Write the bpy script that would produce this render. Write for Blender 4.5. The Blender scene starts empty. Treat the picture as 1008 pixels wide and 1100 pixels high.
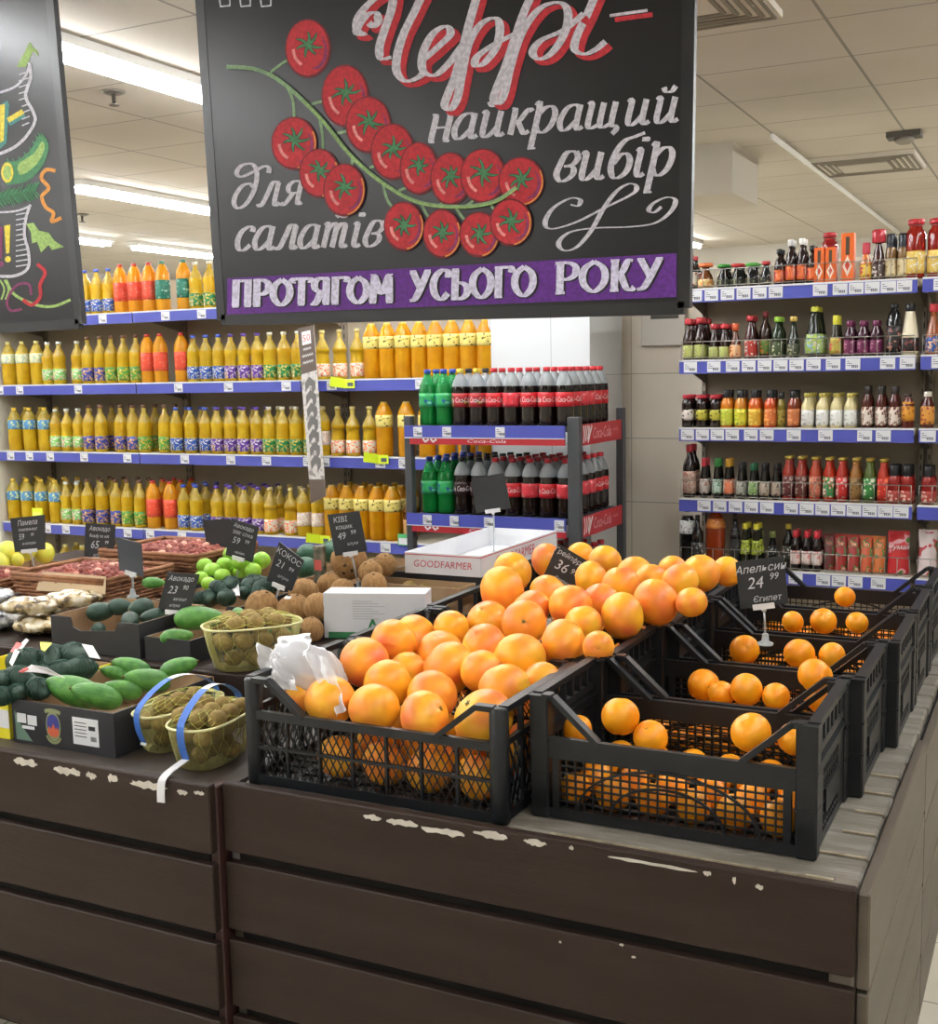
import bpy, math, random
from math import sin, cos, pi, radians, sqrt, atan2
from mathutils import Vector, Matrix
random.seed(7)
C = bpy.context.scene.collection
SC = bpy.context.scene

# ------------------------------------------------------------------ camera
FPX, PITCH, ROLL, YAW, CAMZ = 1268.08, radians(6.7949), radians(-1.15223), radians(-26.72537), 1.686
_X = Vector((cos(YAW), sin(YAW), 0)); _Y = Vector((-sin(YAW), cos(YAW), 0))
_tos = lambda v: Vector((v.dot(_X), v.dot(_Y), v.z))
_fw = Vector((0, cos(PITCH), -sin(PITCH))); _up = Vector((0, sin(PITCH), cos(PITCH))); _rt = Vector((1, 0, 0))
FW = _tos(_fw); RT = _tos(_rt*cos(ROLL)+_up*sin(ROLL)); UP = _tos(-_rt*sin(ROLL)+_up*cos(ROLL))
CAM = Vector((0, 0, CAMZ))
cd = bpy.data.cameras.new('camera'); cam = bpy.data.objects.new('camera', cd); C.objects.link(cam)
cd.sensor_fit = 'HORIZONTAL'; cd.sensor_width = 36; cd.lens = 36*FPX/1008; cd.clip_start = .05; cd.clip_end = 60
cam.matrix_world = Matrix(((RT.x, UP.x, -FW.x, 0), (RT.y, UP.y, -FW.y, 0), (RT.z, UP.z, -FW.z, CAMZ), (0, 0, 0, 1)))
SC.camera = cam
SC.view_settings.view_transform = 'Standard'; SC.view_settings.look = 'None'; SC.view_settings.gamma = 1
SC.view_settings.use_curve_mapping = False
SC.view_settings.exposure = 0.34
SC.cycles.transparent_max_bounces = 24
W = bpy.data.worlds.new('world'); SC.world = W; W.use_nodes = True
W.node_tree.nodes['Background'].inputs[0].default_value = (.93, .96, 1, 1)
W.node_tree.nodes['Background'].inputs[1].default_value = .55
TUBE_STRENGTH = 34.0      # fluorescent tubes
CEIL = CAMZ+1.2

def ray(px, py):
    return RT*((px-504)/FPX)-UP*((py-550)/FPX)+FW
def on_y(px, py, y):      # where the sight line of a pixel of the photo meets the plane at depth y
    d = ray(px, py); return CAM+d*(y/d.y)
def on_z(px, py, z):
    d = ray(px, py); return CAM+d*((z-CAMZ)/d.z)
def depth(p): return (Vector(p)-CAM).dot(FW)

# ------------------------------------------------------------------ materials
def srgb(c):
    if isinstance(c, str):
        c = [int(c[i:i+2], 16)/255 for i in (0, 2, 4)]
    return tuple((x/12.92 if x <= .04045 else ((x+.055)/1.055)**2.4) for x in c)+(1,)
MATS = {}
def mat(name, c, rough=.5, metal=0, c2=None, scale=8, bump=0, bscale=60, spec=.5, coat=0, emit=0, c3=None, lo=.35, hi=.65, detail=3, rnd=False, stretch=None, trans=0, sss=0):
    if name in MATS: return MATS[name]
    m = bpy.data.materials.new(name); m.use_nodes = True; nt = m.node_tree; b = nt.nodes['Principled BSDF']
    b.inputs['Base Color'].default_value = srgb(c); b.inputs['Roughness'].default_value = rough
    b.inputs['Metallic'].default_value = metal; b.inputs['Specular IOR Level'].default_value = spec
    b.inputs['Coat Weight'].default_value = coat; b.inputs['Coat Roughness'].default_value = .12
    b.inputs['Transmission Weight'].default_value = trans
    if sss:
        b.inputs['Subsurface Weight'].default_value = sss; b.inputs['Subsurface Radius'].default_value = (.02, .01, .004)
    if emit:
        b.inputs['Emission Color'].default_value = srgb(c); b.inputs['Emission Strength'].default_value = emit
    if c2 or bump:
        tc = nt.nodes.new('ShaderNodeTexCoord'); vec = tc.outputs['Object']
        if stretch:
            mp = nt.nodes.new('ShaderNodeMapping'); mp.inputs['Scale'].default_value = stretch
            nt.links.new(vec, mp.inputs[0]); vec = mp.outputs[0]
    if c2:
        n = nt.nodes.new('ShaderNodeTexNoise'); n.inputs['Scale'].default_value = scale; n.inputs['Detail'].default_value = detail
        if rnd:
            n.noise_dimensions = '4D'; oi = nt.nodes.new('ShaderNodeObjectInfo'); mu = nt.nodes.new('ShaderNodeMath'); mu.operation = 'MULTIPLY'
            mu.inputs[1].default_value = 37; nt.links.new(oi.outputs['Random'], mu.inputs[0]); nt.links.new(mu.outputs[0], n.inputs['W'])
        nt.links.new(vec, n.inputs['Vector'])
        r = nt.nodes.new('ShaderNodeValToRGB'); e = r.color_ramp.elements
        e[0].position = lo; e[0].color = srgb(c); e[1].position = hi; e[1].color = srgb(c2)
        if c3:
            q = e.new((lo+hi)/2); q.color = srgb(c3)
        nt.links.new(n.outputs['Fac'], r.inputs[0]); nt.links.new(r.outputs[0], b.inputs['Base Color'])
    if bump:
        n2 = nt.nodes.new('ShaderNodeTexNoise'); n2.inputs['Scale'].default_value = bscale; n2.inputs['Detail'].default_value = 4
        nt.links.new(vec, n2.inputs['Vector'])
        bp = nt.nodes.new('ShaderNodeBump'); bp.inputs['Strength'].default_value = bump; bp.inputs['Distance'].default_value = .01
        nt.links.new(n2.outputs['Fac'], bp.inputs['Height']); nt.links.new(bp.outputs[0], b.inputs['Normal'])
    MATS[name] = m; return m
def printed(name, cols, scale=60, rough=.4, stretch=(1, 1, 1)):      # busy label print: hard patches of several inks
    if name in MATS: return MATS[name]
    m = mat(name, cols[0], rough); nt = m.node_tree; b = nt.nodes['Principled BSDF']
    tc = nt.nodes.new('ShaderNodeTexCoord'); mp = nt.nodes.new('ShaderNodeMapping'); mp.inputs['Scale'].default_value = stretch
    n = nt.nodes.new('ShaderNodeTexNoise'); n.inputs['Scale'].default_value = scale; n.inputs['Detail'].default_value = 1
    r = nt.nodes.new('ShaderNodeValToRGB'); r.color_ramp.interpolation = 'CONSTANT'; e = r.color_ramp.elements
    k = len(cols); e[0].color = srgb(cols[0]); e[0].position = 0
    pos = [0, .53, .59, .65, .70]
    e[1].position = pos[1]; e[1].color = srgb(cols[1 % k])
    for i in range(2, k):
        q = e.new(pos[i]); q.color = srgb(cols[i])
    nt.links.new(tc.outputs['Object'], mp.inputs[0]); nt.links.new(mp.outputs[0], n.inputs['Vector'])
    nt.links.new(n.outputs['Fac'], r.inputs[0]); nt.links.new(r.outputs[0], b.inputs['Base Color'])
    return m
def clear(name, c, alpha=.25, rough=.08, tint=.65):            # thin clear plastic: tinted see-through with a gloss
    if name in MATS: return MATS[name]
    m = bpy.data.materials.new(name); m.use_nodes = True; nt = m.node_tree; out = nt.nodes['Material Output']; b = nt.nodes['Principled BSDF']
    b.inputs['Base Color'].default_value = srgb(c); b.inputs['Roughness'].default_value = rough
    t = nt.nodes.new('ShaderNodeBsdfTransparent'); s = srgb(c); t.inputs[0].default_value = tuple(1-tint+tint*x for x in s[:3])+(1,)
    fr = nt.nodes.new('ShaderNodeFresnel'); fr.inputs[0].default_value = 1.45
    ad = nt.nodes.new('ShaderNodeMath'); ad.operation = 'ADD'; ad.use_clamp = True; ad.inputs[1].default_value = alpha
    mx = nt.nodes.new('ShaderNodeMixShader')
    nt.links.new(fr.outputs[0], ad.inputs[0]); nt.links.new(ad.outputs[0], mx.inputs[0]); nt.links.new(t.outputs[0], mx.inputs[1]); nt.links.new(b.outputs[0], mx.inputs[2])
    nt.links.new(mx.outputs[0], out.inputs[0]); MATS[name] = m; return m
def liquid(name, c, k=.45, rough=.1, c2=None, scale=25):          # bottle full of coloured liquid: glossy skin, light soaking through
    if name in MATS: return MATS[name]
    m = mat(name, c, rough, c2=c2, scale=scale, rnd=bool(c2), spec=.7, bump=.35, bscale=38); nt = m.node_tree; out = nt.nodes['Material Output']; b = nt.nodes['Principled BSDF']
    t = nt.nodes.new('ShaderNodeBsdfTranslucent'); t.inputs[0].default_value = srgb(c)
    mx = nt.nodes.new('ShaderNodeMixShader'); mx.inputs[0].default_value = k
    if c2: nt.links.new(b.inputs['Base Color'].links[0].from_socket, t.inputs[0])
    nt.links.new(b.outputs[0], mx.inputs[1]); nt.links.new(t.outputs[0], mx.inputs[2]); nt.links.new(mx.outputs[0], out.inputs[0]); return m
def grid_mat(name, c, cl, sx, sy, w, axes='xy', ox=0, oy=0, rough=.3, w2=None, c2=None):     # tiles with joints, in object space
    if name in MATS: return MATS[name]
    m = mat(name, c, rough); nt = m.node_tree; b = nt.nodes['Principled BSDF']
    tc = nt.nodes.new('ShaderNodeTexCoord'); sp = nt.nodes.new('ShaderNodeSeparateXYZ'); nt.links.new(tc.outputs['Object'], sp.inputs[0])
    def M(op, a, v=None):
        n = nt.nodes.new('ShaderNodeMath'); n.operation = op
        nt.links.new(a, n.inputs[0])
        if v is not None:
            if hasattr(v, 'links'): nt.links.new(v, n.inputs[1])
            else: n.inputs[1].default_value = v
        return n.outputs[0]
    def line(ax, s, o, ww):
        a = M('ADD', sp.outputs['XYZ'.index(ax.upper())], 100*s-o); a = M('DIVIDE', a, s); a = M('FRACT', a)
        return M('LESS_THAN', a, ww/s)
    l = M('MAXIMUM', line(axes[0], sx, ox, w), line(axes[1], sy, oy, w2 or w))
    n = nt.nodes.new('ShaderNodeTexNoise'); n.inputs['Scale'].default_value = 1.3; nt.links.new(tc.outputs['Object'], n.inputs['Vector'])
    r = nt.nodes.new('ShaderNodeValToRGB'); r.color_ramp.elements[0].color = srgb(c); r.color_ramp.elements[1].color = srgb(c2 or c)
    r.color_ramp.elements[0].position = .35; r.color_ramp.elements[1].position = .65
    nt.links.new(n.outputs['Fac'], r.inputs[0])
    mx = nt.nodes.new('ShaderNodeMix'); mx.data_type = 'RGBA'
    nt.links.new(l, mx.inputs[0]); nt.links.new(r.outputs[0], mx.inputs[6]); mx.inputs[7].default_value = srgb(cl)
    nt.links.new(mx.outputs[2], b.inputs['Base Color']); return m

# ------------------------------------------------------------------ geometry
class G:
    def __init__(s): s.v = []; s.f = []; s.m = []; s.sm = []
    def face(s, pts, m=0, sm=False):
        n = len(s.v); s.v += [tuple(p) for p in pts]; s.f.append(tuple(range(n, n+len(pts)))); s.m.append(m); s.sm.append(sm)
    def add(s, vs, fs, m=0, sm=False):
        n = len(s.v); s.v += [tuple(p) for p in vs]
        for f in fs: s.f.append(tuple(i+n for i in f)); s.m.append(m); s.sm.append(sm)
    def box(s, x0, x1, y0, y1, z0, z1, m=0):
        s.add([(x0,y0,z0),(x1,y0,z0),(x1,y1,z0),(x0,y1,z0),(x0,y0,z1),(x1,y0,z1),(x1,y1,z1),(x0,y1,z1)],
              [(0,3,2,1),(4,5,6,7),(0,1,5,4),(1,2,6,5),(2,3,7,6),(3,0,4,7)], m)
        return s
    def cbox(s, x0, x1, y0, y1, z0, z1, c=.004, m=0):      # box with chamfered edges
        X, Y, Z = (x0, x1), (y0, y1), (z0, z1); vs = []; ix = {}
        sg = lambda i: 1 if i == 0 else -1
        for i in (0, 1):
            for j in (0, 1):
                for k in (0, 1):
                    for a in range(3):
                        p = [X[i]+sg(i)*c*(a != 0), Y[j]+sg(j)*c*(a != 1), Z[k]+sg(k)*c*(a != 2)]
                        ix[i,j,k,a] = len(vs); vs.append(p)
        fs = []
        for i in (0, 1):
            fs.append((ix[i,0,0,0], ix[i,1,0,0], ix[i,1,1,0], ix[i,0,1,0])); fs.append((ix[0,i,0,1], ix[1,i,0,1], ix[1,i,1,1], ix[0,i,1,1])); fs.append((ix[0,0,i,2], ix[1,0,i,2], ix[1,1,i,2], ix[0,1,i,2]))
            for j in (0, 1):
                fs.append((ix[i,j,0,0], ix[i,j,1,0], ix[i,j,1,1], ix[i,j,0,1]))
                fs.append((ix[i,0,j,0], ix[i,1,j,0], ix[i,1,j,2], ix[i,0,j,2]))
                fs.append((ix[0,i,j,1], ix[1,i,j,1], ix[1,i,j,2], ix[0,i,j,2]))
                for k in (0, 1): fs.append((ix[i,j,k,0], ix[i,j,k,1], ix[i,j,k,2]))
        s.add(vs, fs, m); return s
    def bar(s, p, q, w, h, m=0, up=(0, 0, 1)):             # square bar from p to q
        p, q = Vector(p), Vector(q); d = (q-p).normalized(); u = Vector(up)
        a = d.cross(u)
        if a.length < 1e-4: a = d.cross(Vector((1, 0, 0)))
        a.normalize(); b = a.cross(d)
        a *= w/2; b *= h/2
        s.add([p-a-b,p+a-b,p+a+b,p-a+b,q-a-b,q+a-b,q+a+b,q-a+b], [(0,1,2,3),(7,6,5,4),(0,4,5,1),(1,5,6,2),(2,6,7,3),(3,7,4,0)], m); return s
    def tube(s, pts, r, n=8, m=0, closed=False):
        pts = [Vector(p) for p in pts]; k = len(pts); rs = r if isinstance(r, (list, tuple)) else [r]*k; vs = []
        for i, p in enumerate(pts):
            d = (pts[min(i+1, k-1)]-pts[max(i-1, 0)]) if not closed else pts[(i+1) % k]-pts[i-1]
            d.normalize(); a = d.cross(Vector((0, 0, 1)))
            if a.length < .05: a = d.cross(Vector((1, 0, 0)))
            a.normalize(); b = d.cross(a)
            vs += [p+(a*cos(t)+b*sin(t))*rs[i] for t in [2*pi*j/n for j in range(n)]]
        fs = []
        for i in range(k if closed else k-1):
            i2 = (i+1) % k
            fs += [(i*n+j, i*n+(j+1) % n, i2*n+(j+1) % n, i2*n+j) for j in range(n)]
        if not closed: fs += [tuple(range(n))[::-1], tuple(range((k-1)*n, k*n))]
        s.add(vs, fs, m, True); return s
    def lathe(s, prof, n=16, ms=None, c=(0, 0, 0), sq=0):          # prof: (radius, z) from bottom to top
        vs = []; k = len(prof)
        for r, z in prof:
            for j in range(n):
                t = 2*pi*j/n; rr = r
                if sq: rr = r*(1+sq*(abs(sin(2*t))))
                vs.append((c[0]+rr*cos(t), c[1]+rr*sin(t), c[2]+z))
        N = len(s.v); s.v += vs
        for i in range(k-1):
            for j in range(n):
                s.f.append((N+i*n+j, N+i*n+(j+1) % n, N+(i+1)*n+(j+1) % n, N+(i+1)*n+j)); s.m.append(ms[i] if ms else 0); s.sm.append(True)
        if prof[0][0] > 1e-6: s.f.append(tuple(N+j for j in range(n))[::-1]); s.m.append(ms[0] if ms else 0); s.sm.append(False)
        if prof[-1][0] > 1e-6: s.f.append(tuple(N+(k-1)*n+j for j in range(n))); s.m.append(ms[-1] if ms else 0); s.sm.append(False)
        return s
    def ball(s, c, rx, ry=None, rz=None, n=20, k=12, m=0, fn=None, axis=None):
        ry = ry or rx; rz = rz or rx; vs = []
        for i in range(k+1):
            ph = pi*i/k-pi/2
            for j in range(n):
                t = 2*pi*j/n; d = Vector((cos(ph)*cos(t), cos(ph)*sin(t), sin(ph))); e = fn(d) if fn else 1
                vs.append(Vector((d.x*rx, d.y*ry, d.z*rz))*e)
        if axis: vs = [axis @ v for v in vs]
        vs = [v+Vector(c) for v in vs]
        s.add(vs, [(i*n+j, i*n+(j+1) % n, (i+1)*n+(j+1) % n, (i+1)*n+j) for i in range(k) for j in range(n)], m, True); return s
    def prism(s, poly, f, d0, d1, m=0):           # 2-D outline pulled from depth d0 to d1; f maps (u, v, d) to space
        n = len(poly); a = [f(u, v, d0) for u, v in poly]; b = [f(u, v, d1) for u, v in poly]
        s.add(a+b, [tuple(range(n))[::-1], tuple(range(n, 2*n))]+[(i, (i+1) % n, n+(i+1) % n, n+i) for i in range(n)], m); return s
    def ribbon(s, pts, ws, f, d, m=0):            # chalk stroke of varying width on a surface; f maps (u, v, d) to space
        L = [];  R = []; k = len(pts)
        for i in range(k):
            a = pts[max(i-1, 0)]; b = pts[min(i+1, k-1)]; dx, dy = b[0]-a[0], b[1]-a[1]; l = math.hypot(dx, dy) or 1
            w = ws[i] if isinstance(ws, list) else (ws(dx/l, dy/l) if callable(ws) else ws)
            nx, ny = -dy/l*w/2, dx/l*w/2
            L.append((pts[i][0]+nx, pts[i][1]+ny)); R.append((pts[i][0]-nx, pts[i][1]-ny))
        n = len(s.v); s.v += [tuple(f(*p, d+i*8e-6)) for i, p in enumerate(L)]+[tuple(f(*p, d+i*8e-6)) for i, p in enumerate(R)]
        for i in range(k-1): s.f.append((n+i, n+i+1, n+k+i+1, n+k+i)); s.m.append(m); s.sm.append(False)
        return s
    def mesh(s, name, mats):
        me = bpy.data.meshes.new(name); me.from_pydata(s.v, [], s.f)
        for mt in (mats if isinstance(mats, (list, tuple)) else [mats]): me.materials.append(mt)
        me.polygons.foreach_set('material_index', s.m); me.polygons.foreach_set('use_smooth', s.sm); me.update(); return me
def smooth(pts, n=6, closed=False):               # Catmull-Rom
    k = len(pts); out = []
    if k < 3: return [tuple(a+(b-a)*t/4 for a, b in zip(pts[0], pts[1])) for t in range(5)]
    for i in range(k if closed else k-1):
        p0, p1, p2, p3 = (pts[(i-1) % k], pts[i], pts[(i+1) % k], pts[(i+2) % k]) if closed else (pts[max(i-1, 0)], pts[i], pts[i+1], pts[min(i+2, k-1)])
        for j in range(n):
            t = j/n
            out.append(tuple(.5*(2*b+(c-a)*t+(2*a-5*b+4*c-d)*t*t+(3*b-a-3*c+d)*t**3) for a, b, c, d in zip(p0, p1, p2, p3)))
    if not closed: out.append(tuple(pts[-1]))
    return out
def ob(name, me, parent=None, loc=(0, 0, 0), rot=(0, 0, 0), label=None, cat=None, group=None, kind=None, scale=None):
    o = bpy.data.objects.new(name, me); C.objects.link(o); o.location = loc; o.rotation_euler = rot
    if scale: o.scale = scale if hasattr(scale, '__len__') else (scale,)*3
    if parent: o.parent = parent
    if label: o['label'] = label
    if cat: o['category'] = cat
    if group: o['group'] = group
    if kind: o['kind'] = kind
    return o
def mk(name, g, mats, **k): return ob(name, g.mesh(name, mats), **k)
def dup(o, loc=None, rot=None, label=None, group=None, scale=None):        # a copy of a thing with copies of its parts and sub-parts
    c = o.copy(); C.objects.link(c)
    if loc is not None: c.location = loc
    if rot is not None: c.rotation_euler = rot
    if scale is not None: c.scale = (scale,)*3
    if label: c['label'] = label
    if group: c['group'] = group
    for ch in o.children:
        d = ch.copy(); C.objects.link(d); d.parent = c
        for gr in ch.children:
            e = gr.copy(); C.objects.link(e); e.parent = d
    return c
def text_geo(s, size, shear=0, align='CENTER'):             # flat outline lettering as vertices and faces
    cu = bpy.data.curves.new('t', 'FONT'); cu.body = s; cu.size = size; cu.shear = shear; cu.align_x = align; cu.align_y = 'CENTER'; cu.resolution_u = 2
    o = bpy.data.objects.new('t', cu); C.objects.link(o)
    dg = bpy.context.evaluated_depsgraph_get(); dg.update()
    me = o.evaluated_get(dg).to_mesh(); vs = [tuple(v.co) for v in me.vertices]; fs = [tuple(p.vertices) for p in me.polygons]
    o.evaluated_get(dg).to_mesh_clear(); bpy.data.objects.remove(o); bpy.data.curves.remove(cu); return vs, fs
ORD = ['first','second','third','fourth','fifth','sixth','seventh','eighth','ninth','tenth','eleventh','twelfth','thirteenth','fourteenth','fifteenth','sixteenth','seventeenth','eighteenth','nineteenth','twentieth']
# ------------------------------------------------------------------ room
M_floor = grid_mat('floor_tile', 'cfc8b6', '8d877a', .354, .354, .005, 'xy', -.32, 3.173, .18, c2='d8d2c2')
M_ceil = grid_mat('ceiling_tile', 'bdb5a6', '8a8478', .615, .570, .012, 'xy', -.795, 4.414, .8, w2=.010, c2='c6beb0')
M_wallb = grid_mat('beige_wall_tile', 'd3cabb', 'a39c90', .66, .335, .005, 'xz', -2.02, CAMZ-.033, .35, c2='dad1c3')
M_white = grid_mat('white_wall_tile', 'd9dde0', 'b4b8ba', .33, .335, .004, 'xz', -2.6, CAMZ-.033, .25)
M_far = mat('far_wall_paint', 'c9c4b8', .8, c2='bdb8ad', scale=1)
mk('floor', G().box(-10, 4, -3.2, 12.2, -.05, 0), M_floor, kind='structure')
mk('ceiling', G().box(-10, 4, -3.2, 12.2, CEIL, CEIL+.05), M_ceil, kind='structure')
mk('wall_far', G().box(-10, 4, 12.1, 12.2, 0, CEIL), M_far, kind='structure')
mk('wall_left', G().box(-10, -9.9, -3.2, 12.2, 0, CEIL), M_far, kind='structure')
mk('wall_right', G().box(3.9, 4, -3.2, 12.2, 0, CEIL), M_far, kind='structure')
mk('wall_rear', G().box(-10, 4, -3.2, -3.1, 0, CEIL), M_far, kind='structure')
mk('wall_back', G().box(-2.62, 3.2, 5.92, 6.0, 0, CAMZ+.50), M_wallb, kind='structure')
mk('pillar', G().box(-2.61, -2.065, 5.44, 5.915, 0, CEIL), M_white, kind='structure')
mk('ceiling_beam', G().box(-2.9, on_y(787, 160, 6.5).x, 6.5, 7.1, CEIL-.27, CEIL), mat('beam_paint', 'b9b2a4', .8), kind='structure')
# fluorescent strips in continuous lines
M_tube = mat('lamp_tube_glow', 'fbfdff', emit=TUBE_STRENGTH); M_case = mat('lamp_case', 'd8d6d0', .5)
def strip(x, y0, y1, label):
    o = mk('ceiling_light', G().box(x-.07, x+.07, y0, y1, CEIL-.035, CEIL-.001), M_case, label=label, cat='lamp', group='fluorescent ceiling strips')
    g = G()
    for dx in (-.035, .035): g.tube([(x+dx, y0+.03, CEIL-.052), (x+dx, y1-.03, CEIL-.052)], .019, 8)
    mk('tube', g, M_tube, parent=o)
LX = {-3.22: 'the line beside the tomato sign', -5.4: 'the middle line', -7.4: 'the far left line', 0.5: 'the added unseen line over the right hand aisle'}  # right aisle line is added out of view to light sauces and fruit
for x, where in LX.items():
    ys = [(-2.6, -.2), (.1, 2.5), (2.8, 5.2), (5.5, 7.9), (8.2, 11.4)]
    for i, (a, b) in enumerate(ys):
        strip(x, a, b, '%s fluorescent strip from the front in %s' % (ORD[i], where))
strip(-2.2, 2.9, 5.2, 'added fill strip above the cola rack, hidden behind the tomato sign')  # fill lamp added out of sight to brighten the beige wall and rack
# ceiling fittings
M_grille = mat('vent_grille', 'bfb8aa', .6); M_dark = mat('vent_dark', '857d70', .7)
def cassette(x, y, s, label):
    o = mk('ceiling_vent', G().box(x-s/2, x+s/2, y-s/2, y+s/2, CEIL-.025, CEIL-.001), mat('vent_frame', 'd0c9bb', .6), label=label, cat='vent')
    g = G()
    for k in range(5):
        r = s/2-.02-k*.035
        for sx, sy, ex, ey in ((-r,-r,r,-r), (r,-r,r,r), (r,r,-r,r), (-r,r,-r,-r)):
            g.bar((x+sx, y+sy, CEIL-.028), (x+ex, y+ey, CEIL-.028), .016, .006)
    mk('louvre', g, M_dark, parent=o)
    mk('inlet_panel', G().box(x-.14, x+.14, y-.14, y+.14, CEIL-.036, CEIL-.024), M_grille, parent=o)
cassette(-1.30, 3.84, .80, 'square air vent in the ceiling beside the top right of the tomato sign')
_c = on_z(930, 174, CEIL)
cassette(_c.x, _c.y, .62, 'square air vent in the ceiling above the sauce shelves')
def sprinkler(px, py, label):
    p = on_z(px, py, CEIL)
    o = mk('sprinkler', G().lathe([(.03, -.012), (.05, -.006), (.05, 0)], 14, c=(p.x, p.y, CEIL-.001)), mat('sprinkler_metal', '6d675e', .4, .6), label=label, cat='sprinkler')
    mk('nozzle', G().lathe([(.02, -.06), (.025, -.055), (.008, -.05), (.008, -.012)], 10, c=(p.x, p.y, CEIL)), MATS['sprinkler_metal'], parent=o)
sprinkler(122, 98, 'ceiling sprinkler between the first and second light lines, nearest the pepper sign')
sprinkler(88, 230, 'ceiling sprinkler between the second and third light lines')
p = on_z(972, 142, CEIL)
o = mk('smoke_detector', G().box(p.x-.085, p.x+.085, p.y-.06, p.y+.06, CEIL-.03, CEIL-.001), mat('detector_dark', '4e4941', .6), label='dark flat ceiling fitting near the right edge, above the sauce shelves', cat='fitting')
mk('sensor', G().lathe([(.03, -.03), (.05, -.015), (.05, 0)], 12, c=(p.x, p.y, CEIL-.03)), M_dark, parent=o)
mk('ceiling_pipe', G().tube([(-1.385, 6.3, CEIL-.03), (-1.385, 11.5, CEIL-.03)], .014), mat('pipe_white', 'e8e6e0', .4), label='thin white pipe running along the ceiling towards the back of the hall', cat='pipe')
# notice on the beige wall
a = on_y(690, 372, 5.91); b = on_y(737, 300, 5.91)
o = mk('wall_notice', G().cbox(a.x, b.x, 5.895, 5.918, a.z, b.z, .003), mat('notice_paper', 'c3bdb3', .4), label='grey framed notice on the beige wall just right of the tomato sign', cat='notice')
g = G(); 
for k in range(5): g.box(a.x+.07, a.x+.25, 5.892, 5.895, a.z+.24+k*.012, a.z+.246+k*.012)
mk('printed_lines', g, mat('notice_ink', '4b4844', .7), parent=o)
bx = on_y(699, 343, 5.89), on_y(729, 330, 5.89)
mk('dark_band', G().box(bx[0].x, bx[1].x, 5.892, 5.895, bx[0].z, bx[1].z), MATS['notice_ink'], parent=o)

# ------------------------------------------------------------------ counter
TT = .736                                         # tabletop height
M_brown = mat('dark_brown_paint', '2b1f19', .55, c2='31251f', spec=.25, scale=3, bump=.15, bscale=25, stretch=(1, 1, 6))
M_gap_shade = mat('counter_gap_shade', '15110e', .9)  # near-black colour standing in for the shade between the slats
M_worn = mat('worn_grey_plank', '6f695f', .45, c2='8d8880', c3='7a746a', scale=5, bump=.3, bscale=20, stretch=(1.2, 5, 1))
M_chip = mat('bare_white_primer', 'c9c3b9', .7, c2='b7b0a6', scale=30)
M_edge = mat('bare_worn_edge', 'b3a68c', .6, c2='8d806b', scale=30)
def chips(pts, y, rough, n, parent):              # ragged flakes of missing paint, 0.6 mm proud
    for (px, py, w, h) in pts:
        g = G(); c = on_y(px, py, y); e = []
        W2 = w*depth(c)/FPX/2; H2 = h*depth(c)/FPX/2; k = 24; sl = -.05
        for i in range(k):
            t = 2*pi*i/k; q = 1+random.uniform(-.55, .3)
            e.append((c.x+W2*cos(t)*(1+random.uniform(-.1, .1)), c.z+H2*sin(t)*q+sl*W2*cos(t)*0))
        g.prism(e, lambda u, v, d: (u, d, v), y-.0008, y+.001)
        mk('paint_chip', g, M_chip, parent=parent)
def counter(x0, x1, yf, label, side=False):
    root = ob('produce_counter', None, loc=(0, 0, 0), label=label, cat='counter')
    for k in range(4):
        zt = .760-.19*k
        mk('front_board', G().cbox(x0, x1, yf, yf+.024, max(zt-.164, .004), zt, .003), M_brown, parent=root)
    mk('front_gap_shade', G().box(x0+.02, x1-.03, yf+.03, yf+.045, .0, TT-.032), M_gap_shade, parent=root)  # added dark sheet that makes the front gaps read as deep shade
    return root
cl = counter(-4.9, -1.707, 2.045, 'left section of the dark brown slatted produce counter, standing slightly forward')
mk('tabletop', G().box(-4.9, -1.709, 2.09, 4.35, TT-.03, TT), mat('dark_tabletop', '3a322c', .5, c2='463d35', scale=4), parent=cl)
mk('end_board', G().cbox(-1.731, -1.707, 2.07, 2.12, .0, .75, .003), mat('dark_red_edge', '3c2320', .5), parent=cl)
cr = counter(-1.698, -.297, 2.08, 'right section of the dark brown slatted produce counter under the citrus crates')
y = 2.165; k = 0
while y < 4.28:
    x1 = -.302-random.uniform(0, .006); g = G().cbox(-1.698, x1, y, y+.1165, TT-.028, TT, .005)
    mk('tabletop_plank', g, M_worn, parent=cr)
    y += .1245; k += 1
for (u, v, w, h) in ((640, 884, 90, 4), (760, 908, 120, 5), (860, 925, 36, 5)):
    c = on_y(u, v, 2.1645); mk('worn_plank_edge', G().box(c.x-w/1100*2.4/2, c.x+w/1100*2.4/2, 2.1640, 2.166, TT-.010, TT+.0006), M_edge, parent=cr)
for yy in (2.2895, 2.414, 2.5385, 2.663, 2.7875): mk('worn_plank_edge', G().box(-.41+.05*sin(yy*40), -.308, yy-.0005, yy+.0075, TT-.003, TT+.0006), M_edge, parent=cr)
mk('worn_plank_edge', G().box(-.40, -.309, 2.1638, 2.172, TT-.016, TT+.0006), M_edge, parent=cr)
for k in range(4):
    zt = .745-.19*k
    for (a, b) in ((2.106, 3.07), (3.074, 4.38)):
        dz = 0 if a < 3 else .035
        mk('side_board', G().cbox(-.297, -.275, a, b, max(zt-.182-dz, .004+.001*k), zt-dz, .003), mat('side_board_glare', '544b41', .42, c2='60564b', scale=4, bump=.1, stretch=(1, .3, 5)), parent=cr)  # glare from the aisle put into a lighter colour than the front boards
mk('side_gap_shade', G().box(-.312, -.302, 2.13, 4.36, 0, TT-.032), M_gap_shade, parent=cr)  # added dark sheet, painted shade behind the side gaps
mk('corner_post', G().cbox(-.345, -.300, 2.106, 2.15, .0, .752, .004), mat('post_wood', '6b6258', .6, c2='7f766a', scale=9), parent=cr)
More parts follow.
